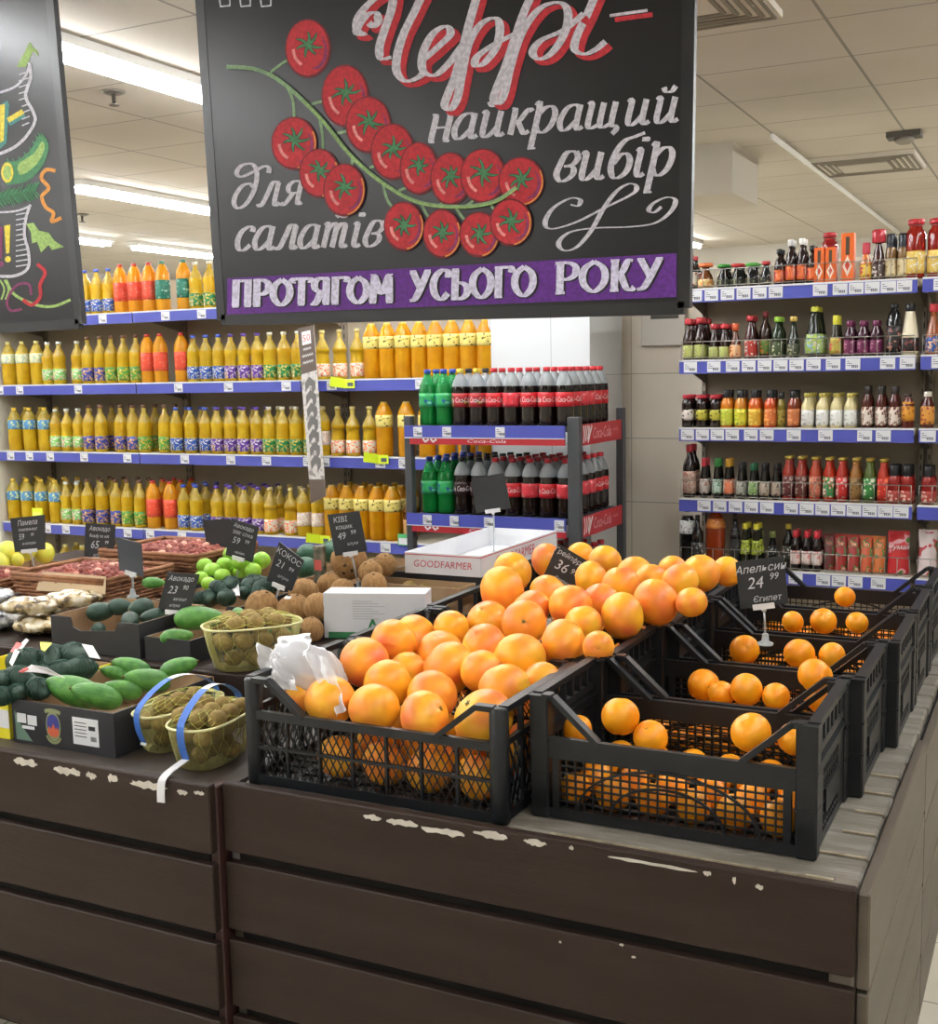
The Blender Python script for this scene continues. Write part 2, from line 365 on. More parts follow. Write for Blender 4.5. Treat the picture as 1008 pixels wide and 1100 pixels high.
chips([(400, 878, 22, 7), (432, 884, 38, 8), (475, 893, 52, 9), (528, 897, 40, 8), (575, 905, 26, 7), (700, 928, 98, 4), (760, 938, 9, 6), (789, 945, 4, 9), (816, 953, 9, 6), (614, 911, 5, 5), (668, 1015, 5, 3), (681, 1028, 5, 3), (602, 1012, 3, 3)], 2.08, 1, 1, cr)
chips([(27, 819, 34, 10), (72, 828, 40, 9), (98, 833, 14, 9), (121, 836, 14, 9), (160, 844, 50, 9), (196, 851, 14, 6), (214, 852, 14, 5)], 2.045, 1, 1, cl)

# ------------------------------------------------------------------ crates
M_blk = mat('black_crate_plastic', '16181b', .40, c2='1c1e21', spec=.4, scale=6, bump=.05, bscale=80)
def end_wall(Wd, H, diamond):        # long wall of a crate in its own x-z plane, 14 mm thick, dipped in the middle
    g = G(); h = Wd/2; zm = H-.092 if not diamond else H-.078; t = .007
    B = lambda x0, x1, z0, z1, tt=t, m=0: g.box(x0, x1, -tt, tt, z0, z1, m)
    B(-h+.03, h-.03, .0, .022); 
    if diamond:
        B(-h+.03, h-.03, zm-.020, zm); top = zm-.02; B(-h+.03, h-.03, (top+.022)/2-.003, (top+.022)/2+.003, .006)
        for k in range(1, 7): x = -h+.03+(Wd-.06)*k/7; B(x-.003, x+.003, .02, top, .005)
        n = 30; s = (Wd-.06)/n; hh = top-.022; x = -h+.03
        run = hh*.55
        for sg in (1, -1):
            for k in range(-10, n+1):
                xa = -h+.03+k*s*1.0; 
                a, b = (xa, xa+run) if sg > 0 else (xa+run, xa)
                pa, pb = [a, .022], [b, top]
                lo, hi = -h+.03, h-.03
                if max(a, b) < lo or min(a, b) > hi: continue
                def cut(p, q, lim, f):
                    t_ = (lim-p[0])/(q[0]-p[0]); return [lim, p[1]+(q[1]-p[1])*t_]
                for lim, less in ((lo, True), (hi, False)):
                    bad = (lambda v: v < lim-1e-9) if less else (lambda v: v > lim+1e-9)
                    if bad(pa[0]): pa = cut(pa, pb, lim, 0)
                    elif bad(pb[0]): pb = cut(pb, pa, lim, 0)
                g.bar((pa[0], 0, pa[1]), (pb[0], 0, pb[1]), .0022, .003, 0, (0, 1, 0))
        rim = [(-h+.028, H-.006), (-h+.07, H-.006), (-h+.165, zm-.004)]
    else:
        B(-h+.03, h-.03, zm-.045, zm); top = zm-.045; B(-h+.05, -h+.065, .02, top); B(h-.065, h-.05, .02, top)
        n = 24
        for k in range(1, n): x = -h+.06+(Wd-.12)*k/n; B(x-.0016, x+.0016, .02, top, .003)
        for k in range(1, 7): z = .022+(top-.022)*k/7; B(-h+.055, h-.055, z-.0015, z+.0015, .003)
        for sc in (1, .62):       # decorative arches over the grid
            pts = [(.80*sc*(h-.06)*cos(a), -.0095, .022+(.108 if sc == 1 else .074)*sin(a)) for a in [pi*i/18 for i in range(19)]]
            for p, q in zip(pts, pts[1:]): g.bar(p, q, .005, .005, 0, (0, 1, 0))
        rim = [(-h+.028, H-.006), (-h+.05, H-.006), (-h+.150, zm-.003)]
    for sg in (1, -1):
        for p, q in zip(rim, rim[1:]): g.bar((sg*p[0], 0, p[1]), (sg*q[0], 0, q[1]), .022, .012, 0, (0, 0, 1))
    return g
def side_wall(D, H, diamond):        # short wall, in its own y-z plane
    g = G(); h = D/2; t = .006
    B = lambda y0, y1, z0, z1, tt=t: g.box(-tt, tt, y0, y1, z0, z1)
    B(-h+.02, h-.02, 0, .02); B(-h+.02, h-.02, H-.014, H, .011)
    if diamond:
        zm = H-.075; B(-h+.02, h-.02, zm-.014, zm); top = zm-.014
        for k in range(1, 4): y = -h+D*k/4; B(y-.004, y+.004, .02, H-.01)
        n = 16; s = (D-.04)/n; run = (top-.02)*.5
        for sg in (1, -1):
            for k in range(n):
                a = -h+.02+k*s
                if a+run > h-.02: continue
                p, q = ((a, .02), (a+run, top)) if sg > 0 else ((a+run, .02), (a, top))
                g.bar((0, p[0], p[1]), (0, q[0], q[1]), .003, .004, 0, (1, 0, 0))
    else:
        B(-h+.02, h-.02, H-.075, H-.058); B(-h+.02, h-.02, H-.115, H-.085)
        n = 7
        for k in range(n+1): y = -h+.03+(D-.06)*k/n; B(y-.006, y+.006, H-.06, H-.01)
        B(-h+.03, -h+.10, .02, H-.11); B(h-.10, h-.03, .02, H-.11)
        for k in range(9): y = -h+.10+(D-.20)*k/8; B(y-.003, y+.003, .02, H-.11, .005)
        for k in range(5): z = .03+k*.025; B(-h+.1, h-.1, z-.002, z+.002, .005)
        g.box(.006, .010, -.075, .075, .055, .105)
        B(-h+.02, h-.02, H-.088, H-.084, .012)
    return g
def make_crate(Wd, D, H, diamond):
    root = ob('plastic_crate', None, cat='crate')
    g = G()
    for k in range(11): y = -D/2+.02+(D-.04)*k/10; g.box(-Wd/2+.01, Wd/2-.01, y-.008, y+.008, .004, .010)
    for k in range(9): x = -Wd/2+.02+(Wd-.04)*k/8; g.box(x-.008, x+.008, -D/2+.01, D/2-.01, .003, .009)
    mk('base', g, M_blk, parent=root)
    w = end_wall(Wd, H, diamond).mesh('end_panel', M_blk); s = side_wall(D, H, diamond).mesh('side_panel', M_blk)
    ob('end_panel', w, root, (0, -D/2+.012, .003)); ob('end_panel', w, root, (0, D/2-.012, .003), (0, 0, pi))
    ob('side_panel', s, root, (Wd/2-.012, 0, .003)); ob('side_panel', s, root, (-Wd/2+.012, 0, .003), (0, 0, pi))
    g = G()
    if diamond: g.lathe([(.019, 0), (.021, .01), (.021, H-.005), (.017, H)], 14); g.lathe([(.010, H-.01), (.010, H+.0008)], 10)
    else:
        g.cbox(-.021, .021, -.019, .019, 0, H, .004); g.box(-.022, .022, -.020, .020, H*.36, H*.36+.005); g.box(-.022, .022, -.020, .020, H-.10, H-.095); g.box(-.022, .022, -.020, .020, H-.006, H)
    po = g.mesh('corner_post', M_blk)
    for sx in (-1, 1):
        for sy in (-1, 1): ob('corner_post', po, root, (sx*(Wd/2-.021), sy*(D/2-.019), 0))
    return root
OCR = [(-.691, 2.23), (-.662, 2.612), (-.635, 3.0), (-.635, 3.40), (-.635, 3.80)]      # centre x, front y
olab = ['black square-mesh crate of oranges at the front right corner of the counter', 'black crate of oranges directly behind the front right one', 'black crate of oranges third from the counter front, with the chalk price sign clipped on',
        'black crate of oranges fourth from the counter front', 'black crate of oranges at the back end of the row by the sauce shelves']
OW, OD, OH = .598, .376, .267
oc = None
for i, (x, yf) in enumerate(OCR):
    if oc is None: oc = make_crate(OW, OD, OH, False); c = oc
    else: c = dup(oc)
    c.location = (x, yf+OD/2, TT+.0008); c['label'] = olab[i]; c['group'] = 'orange crates'
GCR = [(-1.348, 2.15), (-1.348, 2.595), (-1.352, 3.04), (-1.36, 3.485)]
GW, GD, GH = .675, .435, .252
glab = ['black diamond-mesh crate of grapefruit at the counter front, plastic bag on its left corner', 'black crate of grapefruit second from the front, its rim buried under fruit', 'black crate of grapefruit third from the front with the price sign standing in it', 'black crate of grapefruit at the back, nearest the cola rack']
oc = None
for i, (x, yf) in enumerate(GCR):
    if oc is None: oc = make_crate(GW, GD, GH, True); c = oc
    else: c = dup(oc)
    c.location = (x, yf+GD/2, TT+.0008); c['label'] = glab[i]; c['group'] = 'grapefruit crates'
# ------------------------------------------------------------------ fruit
def fruit_mat(name, a, b, c, sc=1, dots=.12, rough=.38, lo=.40, hi=.74):
    return mat(name, a, rough, c2=c, c3=b, scale=sc, bump=dots, bscale=34, rnd=True, lo=lo, hi=hi, sss=.08, detail=1.5)
M_gf = fruit_mat('grapefruit_skin', 'f6b42a', 'f39636', 'ea6e42', .8, .06)
M_or = fruit_mat('orange_skin', 'fba81a', 'f99a10', 'f48d0c', .7, .1)
M_scar = mat('stem_scar', '5d6a32', .7, c2='7b6a3c', scale=200)
def citrus(k, r=1.0, flat=.93):
    rd = random.Random(k); ph = [rd.uniform(0, 6.28) for _ in range(4)]
    def fn(d):
        e = 1+.014*sin(2*atan2(d.y, d.x)+ph[0])+.01*sin(3*d.z+ph[1])
        if d.z > .93: e -= .05*((d.z-.93)/.07)**2
        if d.z < -.95: e -= .035*((-d.z-.95)/.05)
        return e
    return G().ball((0, 0, 0), r, r, r*flat, 24, 18, fn=fn)
def scar_geo():
    g = G(); n = 10
    g.lathe([(.055, 0), (.05, .018), (.0, .024)], 10)
    for j in range(5):
        t = 2*pi*j/5; g.bar((0, 0, .005), (.11*cos(t), .11*sin(t), .0), .03, .02)
    return g
gf_me = [citrus(k, flat=f).mesh('grapefruit', M_gf) for k, f in enumerate((.90, .94, .87))]
or_me = [citrus(k+10, flat=f).mesh('orange', M_or) for k, f in enumerate((.96, .98, .93))]
scar_me = scar_geo().mesh('stem_end', M_scar)
FR = []          # every citrus fruit: centre, radius, kind
def put_fruit(kind, c, r, label, group, aim=None, k=None):
    rd = random.Random(int(abs(c[0]*7919+c[1]*104729+c[2]*1299709)))
    me = (gf_me if kind == 'grapefruit' else or_me)
    if aim is None: q = Vector((rd.gauss(0, 1), rd.gauss(0, 1), rd.gauss(0, 1))).normalized().to_track_quat('Z', 'Y')
    else: q = Vector(aim).normalized().to_track_quat('Z', 'Y')
    o = ob(kind, me[rd.randrange(len(me)) if k is None else k], None, c, q.to_euler(), label, 'fruit', group, scale=r)
    ob('stem_end', scar_me, o, (0, 0, .845 if kind == 'grapefruit' else .88))
    FR.append((Vector(c), r)); return o
def surf(px, py, fz, r=None):       # where a sight line meets a heap surface z = fz(y)
    d = ray(px, py); t = 2.5
    for _ in range(60):
        p = CAM+d*t; z = fz(p.x, p.y); t += .5*((p.z-z)/max(.25, -d.z+.2))
    return CAM+d*t
def separate(items, it=30, keep=.55):        # nudge a heap apart where two fruits would share space
    for _ in range(it):
        for i in range(len(items)):
            for j in range(i):
                a, b = items[i], items[j]; d = a[0]-b[0]; l = d.length; need = (a[1]+b[1])*.99
                if 1e-6 < l < need:
                    da, db = (a[0]-CAM).normalized(), (b[0]-CAM).normalized()
                    s = (need-l)
                    # mostly along the sight line: the farther one goes back
                    far, near = (a, b) if (a[0]-CAM).length > (b[0]-CAM).length else (b, a)
                    far[0] += (far[0]-CAM).normalized()*s*.6; near[0] -= (near[0]-CAM).normalized()*s*.15
                    u = d/l*(1 if far is a else -1); far[0] += u*s*.12
GH_ = [ # px, py, radius px, row; rows counted from the counter edge
 (356,753,28,1),(402,761,29,1),(456,770,29,1),(520,772,34,1),
 (331,746,22,2),(392,712,28,2),(414,739,27,2),(463,751,28,2),(489,719,30,2),(540,742,29,2),(439,723,22,2),
 (424,690,25,3),(446,687,28,3),(476,704,27,3),(520,723,24,3),(557,709,29,3),
 (483,679,20,4),(517,695,25,4),(520,669,24,4),(563,669,25,4),(605,693,28,4),(575,735,24,4),
 (540,635,28,5),(551,614,22,5),(572,654,22,5),(589,638,22,5),(613,651,24,5),(626,671,21,5),(643,695,16,5),
 (643,646,20,6),(667,662,26,6),(707,647,26,6),(667,628,21,6),(635,622,20,6),
 (683,617,20,7),(702,624,19,7),(731,625,21,7),(743,647,18,7),(650,604,19,7),(724,613,17,7),(753,616,21,7),(780,614,17,7),(588,602,19,7),(624,598,16,7)]
fz = lambda x, y: CAMZ+min(-.735+.185*(y-2.23), -.590+.014*(y-3.1))
rows = {}
for t in GH_: rows.setdefault(t[3], []).append(t)
items = []
for t in GH_:
    p = surf(t[0], t[1], fz); r = t[2]*depth(p)/FPX; r = min(max(r, .040), .070)
    items.append([p, r, t])
for _ in range(22):
    separate(items, 2)
    for q in items:
        q[1] = min(max(q[2][2]*depth(q[0])/FPX, .040), .072)
        if q[0].y < 2.15+.028+q[1]: q[0] += (q[0]-CAM)/(q[0].y)*(2.15+.028+q[1]-q[0].y)
for p, r, t in items:
    row = sorted(rows[t[3]]); i = row.index(t)
    put_fruit('grapefruit', p, r*.985, 'grapefruit on the heap, %s row from the counter edge, %s from left' % (ORD[t[3]-1], ORD[i]), 'heap of grapefruit', k=None)
# fruit in the lower layers, seen through the mesh
def fill(kind, cx, yf, Wd, D, r, layers, base, label_front, label_in, group, avoid, front_px=None, xmin=None, front_lab='through'):
    n = int((Wd-.08)/(2*r*1.01)); m = max(1, int((D-.06)/(2*r)))
    first = base
    for L in range(layers):
        z = TT+.014+r+L*1.70*r
        for j in range(m):
            k = 0
            for i in range(n):
                x = cx-Wd/2+.045+r+(Wd-.09-2*r)*(i/(n-1) if n > 1 else .5)+(.35*r if (j+L) % 2 else -.1*r)
                x = min(max(x, cx-Wd/2+.034+r), cx+Wd/2-.034-r)
                y = yf+.026+r+j*(D-.056-2*r)/max(1, m-1)
                c = Vector((x, y, z+random.uniform(-.004, .004)*L))
                if xmin and x-r < xmin: continue
                if any((c-q).length < (r+s)*.99 for q, s in FR): continue
                k += 1
                put_fruit(kind, c, r*random.uniform(.95, .995), (label_front % (ORD[k-1], 'bottom' if L == 0 else 'upper')) if j == 0 else label_in, group)
for i, (x, yf) in enumerate(GCR):
    w = ('front', 'second', 'third', 'back')[i]
    fill('grapefruit', x, yf, GW, GD, .054, 2, 0, 'grapefruit behind the '+w+' grapefruit crate front mesh, %s from left, %s layer', 'grapefruit buried in the lower layers of the '+w+' grapefruit crate', 'grapefruit inside the '+w+' crate', None, xmin=-1.56 if i == 0 else None)
OR_ = [
 (0, 667,770,24,'orange with a creased side at the left of the front orange crate'), (0, 699,792,19,'orange low in the front crate, just right of the creased one'), (0, 807,787,22,'orange under the right handle slope of the front orange crate'), (0, 853,794,17,'orange behind the right corner post of the front orange crate'), (0, 612,783,13,'orange at the far left of the front orange crate'),
 (1, 761,738,18,'flattened orange at the left in the second orange crate'), (1, 803,741,18,'yellow orange in the middle of the second orange crate'), (1, 834,748,13,'small orange low at the right middle of the second orange crate'), (1, 876,726,21,'orange raised highest at the right end of the second crate'), (1, 884,747,19,'orange under the raised one at the right end of the second crate'), (1, 778,745,14,'orange between the flattened and the yellow one in the second crate'),
 (2, 800,698,17,'orange by the price sign stem in the third orange crate'), (2, 859,702,18,'orange in the middle of the third orange crate'), (2, 894,704,14,'orange at the right of the third orange crate'),
 (3, 852,668,12,'small orange behind the price sign clip in the fourth crate'), (3, 885,667,14,'orange in the middle of the fourth orange crate'), (3, 921,669,12,'orange at the right of the fourth orange crate'),
 (4, 908,641,11,'single orange showing above the rim in the last orange crate')]
items = []
for ci, px, py, rp, lab in OR_:
    x, yf = OCR[ci]; yy = yf+(.12 if ci == 0 else .16)
    if ci == 0 and px > 840: yy = yf+.14
    p = on_y(px, py, yy); r = min(max(rp*depth(p)/FPX, .033), .041)
    p.x = min(max(p.x, x-OW/2+.03+r), x+OW/2-.03-r)
    items.append([p, r, lab, ci])
separate(items, 12)
for p, r, lab, ci in items: put_fruit('orange', p, r, lab, 'oranges on top')
for i, (x, yf) in enumerate(OCR):
    w = ('front', 'second', 'third', 'fourth', 'last')[i]
    fill('orange', x, yf, OW, OD, .0375, 2, 0, 'orange behind the '+w+' orange crate front mesh, %s from left, %s layer', 'orange in the lower layers of the '+w+' orange crate', 'oranges inside the '+w+' crate', None)
g = G(); g.add([(0, 0, 0), (.008, .01, .02), (0, 0, .05), (-.008, -.01, .02), (0, .006, .022), (0, -.006, .022)], [(0, 1, 4), (1, 2, 4), (2, 3, 4), (3, 0, 4), (0, 5, 1), (1, 5, 2), (2, 5, 3), (3, 5, 0)], 0, True)
lf = on_y(767, 604, 3.9)
# ------------------------------------------------------------------ chalkboards hanging over the counter
YS = 2.40
M_board = mat('black_chalkboard', '100f12', .30, c2='151417', scale=2.5, spec=.4)
M_frame = mat('black_sign_frame', '17171a', .35)
def chalk(n, c): return mat('paint_'+n, c, .75, c2=tuple(x*.86 for x in [int(c[i:i+2], 16)/255 for i in (0, 2, 4)]), scale=120, lo=.4, hi=.6)
K_w = chalk('chalk_white', 'bdb9c2'); K_r = chalk('red', 'b2242f'); K_dr = chalk('dark_red', '6c1a22'); K_pk = chalk('pink', 'd98a86'); K_pu = chalk('purple', '5c2383'); K_pm = chalk('plum', '7c2a5a')
K_g = chalk('green', '3f7d52'); K_lg = chalk('leaf_green', '93b262'); K_sg = chalk('stem_green', '7d9a72'); K_y = chalk('yellow', 'd8c33f'); K_o = chalk('orange', 'd78f3c'); K_k = chalk('black', '1d1b1e'); K_t = chalk('teal', '3f7f79'); K_lw = chalk('lilac_white', 'cfcbe2')
f = lambda u, v, d: on_y(u, v, YS-d)
# letters drawn as pen strokes: lists of polylines in x-height units
GL = {
 'н': (.78, [[(.02,1),(.12,.97),(.12,.03),(.22,.0)], [(.12,.52),(.58,.52)], [(.48,1),(.58,.97),(.58,.03),(.7,.0)]]),
 'а': (.86, [[(.58,.86),(.42,1),(.2,.92),(.06,.6),(.04,.28),(.16,.02),(.34,.06),(.56,.36)], [(.58,1),(.58,.2),(.66,.0),(.80,.1)]]),
 'и': (.92, [[(0,.92),(.1,1),(.1,.2),(.2,.0),(.36,.08),(.56,.4)], [(.56,1),(.56,.2),(.66,.0),(.80,.1)]]),
 'й': (.92, [[(0,.92),(.1,1),(.1,.2),(.2,.0),(.36,.08),(.56,.4)], [(.56,1),(.56,.2),(.66,.0),(.80,.1)], [(.12,1.42),(.22,1.24),(.4,1.24),(.5,1.44)]]),
 'к': (.76, [[(.02,1),(.1,.97),(.1,0)], [(.1,.5),(.3,.55),(.48,.9),(.58,.98),(.66,.88)], [(.26,.52),(.42,.2),(.54,.0),(.68,.1)]]),
 'р': (.84, [[(.0,1.08),(.1,1.12),(.1,-.62)], [(.0,-.62),(.26,-.62)], [(.1,.7),(.3,.98),(.52,1),(.66,.72),(.6,.25),(.4,.0),(.22,.06),(.1,.3)]]),
 'щ': (1.28, [[(0,.95),(.1,1),(.1,.18),(.22,0),(.46,.14)], [(.48,1),(.48,.18),(.6,0),(.84,.14)], [(.86,1),(.86,.1),(1.0,.02),(1.06,-.12),(.96,-.3)]]),
 'в': (.74, [[(.5,1.08),(.22,1.05),(.08,.6),(.04,.25),(.2,.0),(.42,.06),(.56,.28),(.48,.5),(.22,.54)], [(.22,.54),(.48,.6),(.6,.84),(.5,1.08)]]),
 'б': (.78, [[(.88,1.62),(.6,1.5),(.3,1.36),(.1,.95),(.04,.42),(.16,.05),(.36,0),(.56,.22),(.6,.6),(.46,.86),(.26,.84),(.1,.55)]]),
 'і': (.46, [[(0,.92),(.1,1),(.1,.2),(.2,.0),(.34,.1)], [(.06,1.42),(.2,1.42),(.2,1.34),(.06,1.34)]]),
 'д': (.95, [[(.62,.86),(.44,1),(.2,.9),(.04,.5),(.06,.15),(.24,-.04),(.48,.1),(.66,.55),(.7,1.1),(.6,1.6),(.36,1.86),(.02,1.8),(-.1,1.5),(.1,1.32),(.5,1.5),(.86,1.72),(1.06,1.62),(1.08,1.42)]]),
 'л': (.82, [[(.0,.1),(.06,.0),(.16,.1),(.28,.6),(.38,1),(.62,1)], [(.58,1),(.58,.16),(.66,.0),(.78,.1)]]),
 'я': (.78, [[(.6,1),(.6,.14),(.68,.0),(.76,.08)], [(.62,1),(.3,.98),(.16,.76),(.26,.52),(.6,.5)], [(.38,.5),(.2,.1),(.08,.0),(.0,.1)]]),
 'с': (.66, [[(.52,.78),(.5,.95),(.34,1),(.12,.8),(.04,.4),(.14,.06),(.34,0),(.54,.22)]]),
 'т': (1.1, [[(0,.94),(.1,1),(.1,0)], [(.1,.7),(.26,1),(.42,.92),(.42,0)], [(.42,.7),(.58,1),(.74,.92),(.74,.15),(.84,0),(.96,.1)], [(.34,1.3),(.44,1.42),(.6,1.3),(.74,1.42)]]),
}
def S(x): return [[(x-.12, 0), (x+.12, 0)], [(x-.12, 1), (x+.12, 1)]]
GU = {
 'П': (.80, [[(.14,0),(.14,1)], [(.6,0),(.6,1)], [(.0,1),(.74,1)], [(.02,0),(.26,0)], [(.48,0),(.72,0)]]),
 'Р': (.70, [[(.14,0),(.14,1)], [(.0,1),(.36,1),(.56,.86),(.56,.62),(.38,.46),(.14,.46)], [(.02,0),(.28,0)]]),
 'О': (.82, [[(.38,1),(.14,.8),(.06,.5),(.14,.2),(.38,0),(.62,.2),(.7,.5),(.62,.8),(.38,1)]]),
 'Т': (.70, [[(.32,0),(.32,1)], [(-.04,.84),(.02,1),(.62,1),(.68,.84)], [(.2,0),(.44,0)]]),
 'Я': (.76, [[(.56,0),(.56,1)], [(.66,1),(.3,1),(.12,.84),(.14,.62),(.3,.5),(.56,.5)], [(.36,.5),(.24,.14),(.12,.0),(.02,.06)], [(.46,0),(.68,0)]]),
 'Г': (.64, [[(.14,0),(.14,1)], [(.0,1),(.54,1),(.58,.82)], [(.02,0),(.28,0)]]),
 'М': (.96, [[(.12,0),(.16,1)], [(.08,1),(.18,1),(.44,.34),(.7,1),(.8,1)], [(.72,1),(.76,0)], [(.0,0),(.24,0)], [(.64,0),(.88,0)]]),
 'У': (.78, [[(.02,1),(.22,1)], [(.12,1),(.4,.4)], [(.74,1),(.54,1)], [(.64,1),(.4,.4),(.22,.06),(.04,0)]]),
 'С': (.68, [[(.58,.74),(.56,.94),(.36,1),(.14,.8),(.06,.5),(.14,.16),(.36,0),(.58,.2)]]),
 'Ь': (.68, [[(.14,0),(.14,1)], [(.02,1),(.26,1)], [(.14,.54),(.4,.52),(.56,.36),(.54,.14),(.36,0),(.02,0)]]),
 'К': (.74, [[(.14,0),(.14,1)], [(.02,1),(.26,1)], [(.02,0),(.26,0)], [(.14,.48),(.34,.6),(.5,.96),(.64,.98)], [(.3,.56),(.46,.1),(.6,0),(.70,.08)]]),
}
def nib(thick, thin):
    return lambda dx, dy: thin+(thick-thin)*abs(dy)**1.3
def word(g, s, p0, p1, xh, glyphs, shear, thick, thin, d, m=0, off=(0, 0)):
    tot = sum(glyphs[c][0] for c in s); kx = math.hypot(p1[0]-p0[0], p1[1]-p0[1])/tot; sl = (p1[1]-p0[1])/(p1[0]-p0[0]); x = 0
    for c in s:
        w, st = glyphs[c]
        for k, line in enumerate(st):
            pts = [(p0[0]+off[0]+(x+u)*kx+shear*v*xh, p0[1]+off[1]+sl*(x+u)*kx-v*xh) for u, v in line]
            if len(pts) > 2: pts = smooth(pts, 5)
            g.ribbon(pts, nib(thick, thin), f, d+.00003*k, m)
        x += w
def ell(cx, cy, rx, ry, n=26, rot=0): return [(cx+rx*cos(t)*cos(rot)-ry*sin(t)*sin(rot), cy+rx*cos(t)*sin(rot)+ry*sin(t)*cos(rot)) for t in [2*pi*i/n for i in range(n)]]
def fillp(g, poly, d, m=0): g.face([f(u, v, d) for u, v in poly], m)
def board(poly, label, cx):
    g = G(); g.prism(poly, f, -.016, 0); o = mk('hanging_chalkboard', g, M_board, label=label, cat='sign')
    fr = G(); k = len(poly)
    for i in range(k):
        a, b = poly[i], poly[(i+1) % k]; A, B = f(*a, -.008), f(*b, -.008); fr.bar(A, B, .018, .026, 0, (0, 0, 1) if abs(A.z-B.z) < .2 else (1, 0, 0))
    mk('frame', fr, M_frame, parent=o)
    A, B = f(*poly[3], -.008), f(*poly[2], -.008)
    for t in (.12, .88):
        p = A.lerp(B, t); mk('hanging_wire', G().tube([p, (p.x, p.y, CEIL)], .0015, 6), mat('wire_steel', '8a8a8a', .4, .8), parent=o)
    return o
sg = board([(240, 344), (736, 331), (742, -42), (214, -42)], 'large black chalkboard with painted cherry tomatoes and a purple strip, hanging over the counter', 0)
g = G(); fillp(g, [(244,299), (727,272), (727,319), (244,338)], .0008); mk('purple_strip', g, K_pu, parent=sg)
for s, a, b, h in (('ПРОТЯГОМ', (249,329), (424,324), 27), ('УСЬОГО', (439,323), (576,317), 31), ('РОКУ', (596,315), (713,309.5), 32)):
    g = G(); word(g, s, a, b, h, GU, .03, 10.5, 3.6, .0012, 1, (1.2, .8)); word(g, s, a, b, h, GU, .03, 8, 3, .0020, 0)
    mk('strip_lettering', g, [K_lw, K_k], parent=sg)
for s, a, b, h, t in (('найкращий', (459,152), (731,130), 27, 6.6), ('вибір', (595,195), (724,187), 29, 7), ('для', (249,223), (324,219), 25, 5.4), ('салатів', (252,269), (411,264), 25, 6)):
    g = G(); word(g, s, a, b, h, GL, .22, t, 2.0, .001); mk('chalk_lettering', g, K_w, parent=sg)
g = G()
z = lambda L, o=(440, 80), k=3.305: [(o[0]+x/k, o[1]+y/k) for x, y in L]
sw = smooth(z([(572,462),(598,466),(606,445),(570,440),(510,475),(482,525),(505,548),(590,525),(690,475),(790,425),(806,398),(780,388),(735,415),(690,475),(645,555),(595,612),(550,625),(530,598),(570,560),(660,545),(780,541),(870,528),(925,490),(945,448),(915,436),(870,455),(850,480),(868,490),(895,470)]), 6)
g.ribbon(sw, lambda dx, dy: 1.4+4.6*abs(dy)**2, f, .001)
mk('chalk_flourish', g, K_w, parent=sg)
g = G()
for u in (236, 258, 280): g.ribbon([(u, 0), (u+1, 7), (u+11, 6), (u+11, -2)], 2, f, .001)
mk('chalk_lettering', g, K_w, parent=sg)
st = [smooth(z(L, (370, 0), 2.965), 6) for L in (
 [(78,72),(92,84),(108,66),(100,42),(76,46),(48,78),(40,104),(62,110),(40,92),(46,52),(82,8),(130,-26)],
 [(160,-36),(150,30),(130,90),(112,150),(118,186),(150,182)],
 [(258,-36),(222,40),(188,110),(168,180),(168,230),(196,258),(236,246),(258,222)],
 [(252,190),(300,148),(338,108),(322,84),(282,108),(252,165),(250,222),(286,240),(330,205),(378,142)],
 [(428,-30),(402,60),(378,150),(354,240),(330,300),(320,335),(338,348),(360,312),(374,240),(396,140),(436,76),(480,58),(496,88),(484,150),(446,200),(418,208),(424,180),(480,140),(560,100)],
 [(604,-30),(572,40),(544,120),(514,210),(486,280),(476,316),(492,328),(510,296),(530,210),(566,104),(622,28),(682,8),(712,36),(704,100),(664,165),(622,188),(600,165),(628,128),(700,95),(762,44)],
 [(804,-24),(772,50),(742,112),(734,156),(764,172),(800,158),(832,132)],
 [(846,50),(900,42),(966,33)])]
g = G()
for i, s in enumerate(st):
    g.ribbon([(x+5.5, y+4.5) for x, y in s], lambda dx, dy: 4.6+6.2*abs(dy)**1.5, f, .0008+.00003*i, 1)
for i, s in enumerate(st):
    g.ribbon(s, lambda dx, dy: 2.8+6.6*abs(dy)**1.5, f, .0016+.00003*i, 0)
mk('script_lettering', g, [K_w, K_r], parent=sg)
TO = [(331,52,24,31),(371,103,25,33),(396,134,24,30),(422,163,23,30),(450,181,20,28),(484,192,21,28),(519,189,24,29),(560,195,24,26),(316,154,24,28),(343,186,21,26),(370,204,22,28),(434,243,21,26),(475,251,20,26),(515,252,21,24),(549,239,22,25)]
ZB = lambda L: z(L, (230, 0), 2.724)
STM = [ZB(L) for L in ([(36,195),(130,205),(210,250),(310,345),(400,455),(500,540),(600,592),(720,605),(820,590),(885,548)],)]
BR = [ZB(L) for L in ([(165,212),(205,182),(250,158)], [(285,305),(320,296),(365,292)], [(360,390),(395,382),(435,372)], [(455,490),(490,478),(518,448)], [(540,558),(570,545),(595,522)], [(660,600),(680,580),(695,550)], [(740,602),(765,580),(782,545)], [(208,245),(232,300),(234,390)], [(308,345),(318,400),(318,470)], [(405,460),(402,490),(392,520)], [(495,540),(510,590),(552,640)], [(605,592),(625,630),(660,668)], [(708,608),(735,645),(775,672)], [(808,595),(830,625),(862,645)])]
g = G()
for b in BR: g.ribbon(smooth(b, 6), 3.0, f, .0010, 7)
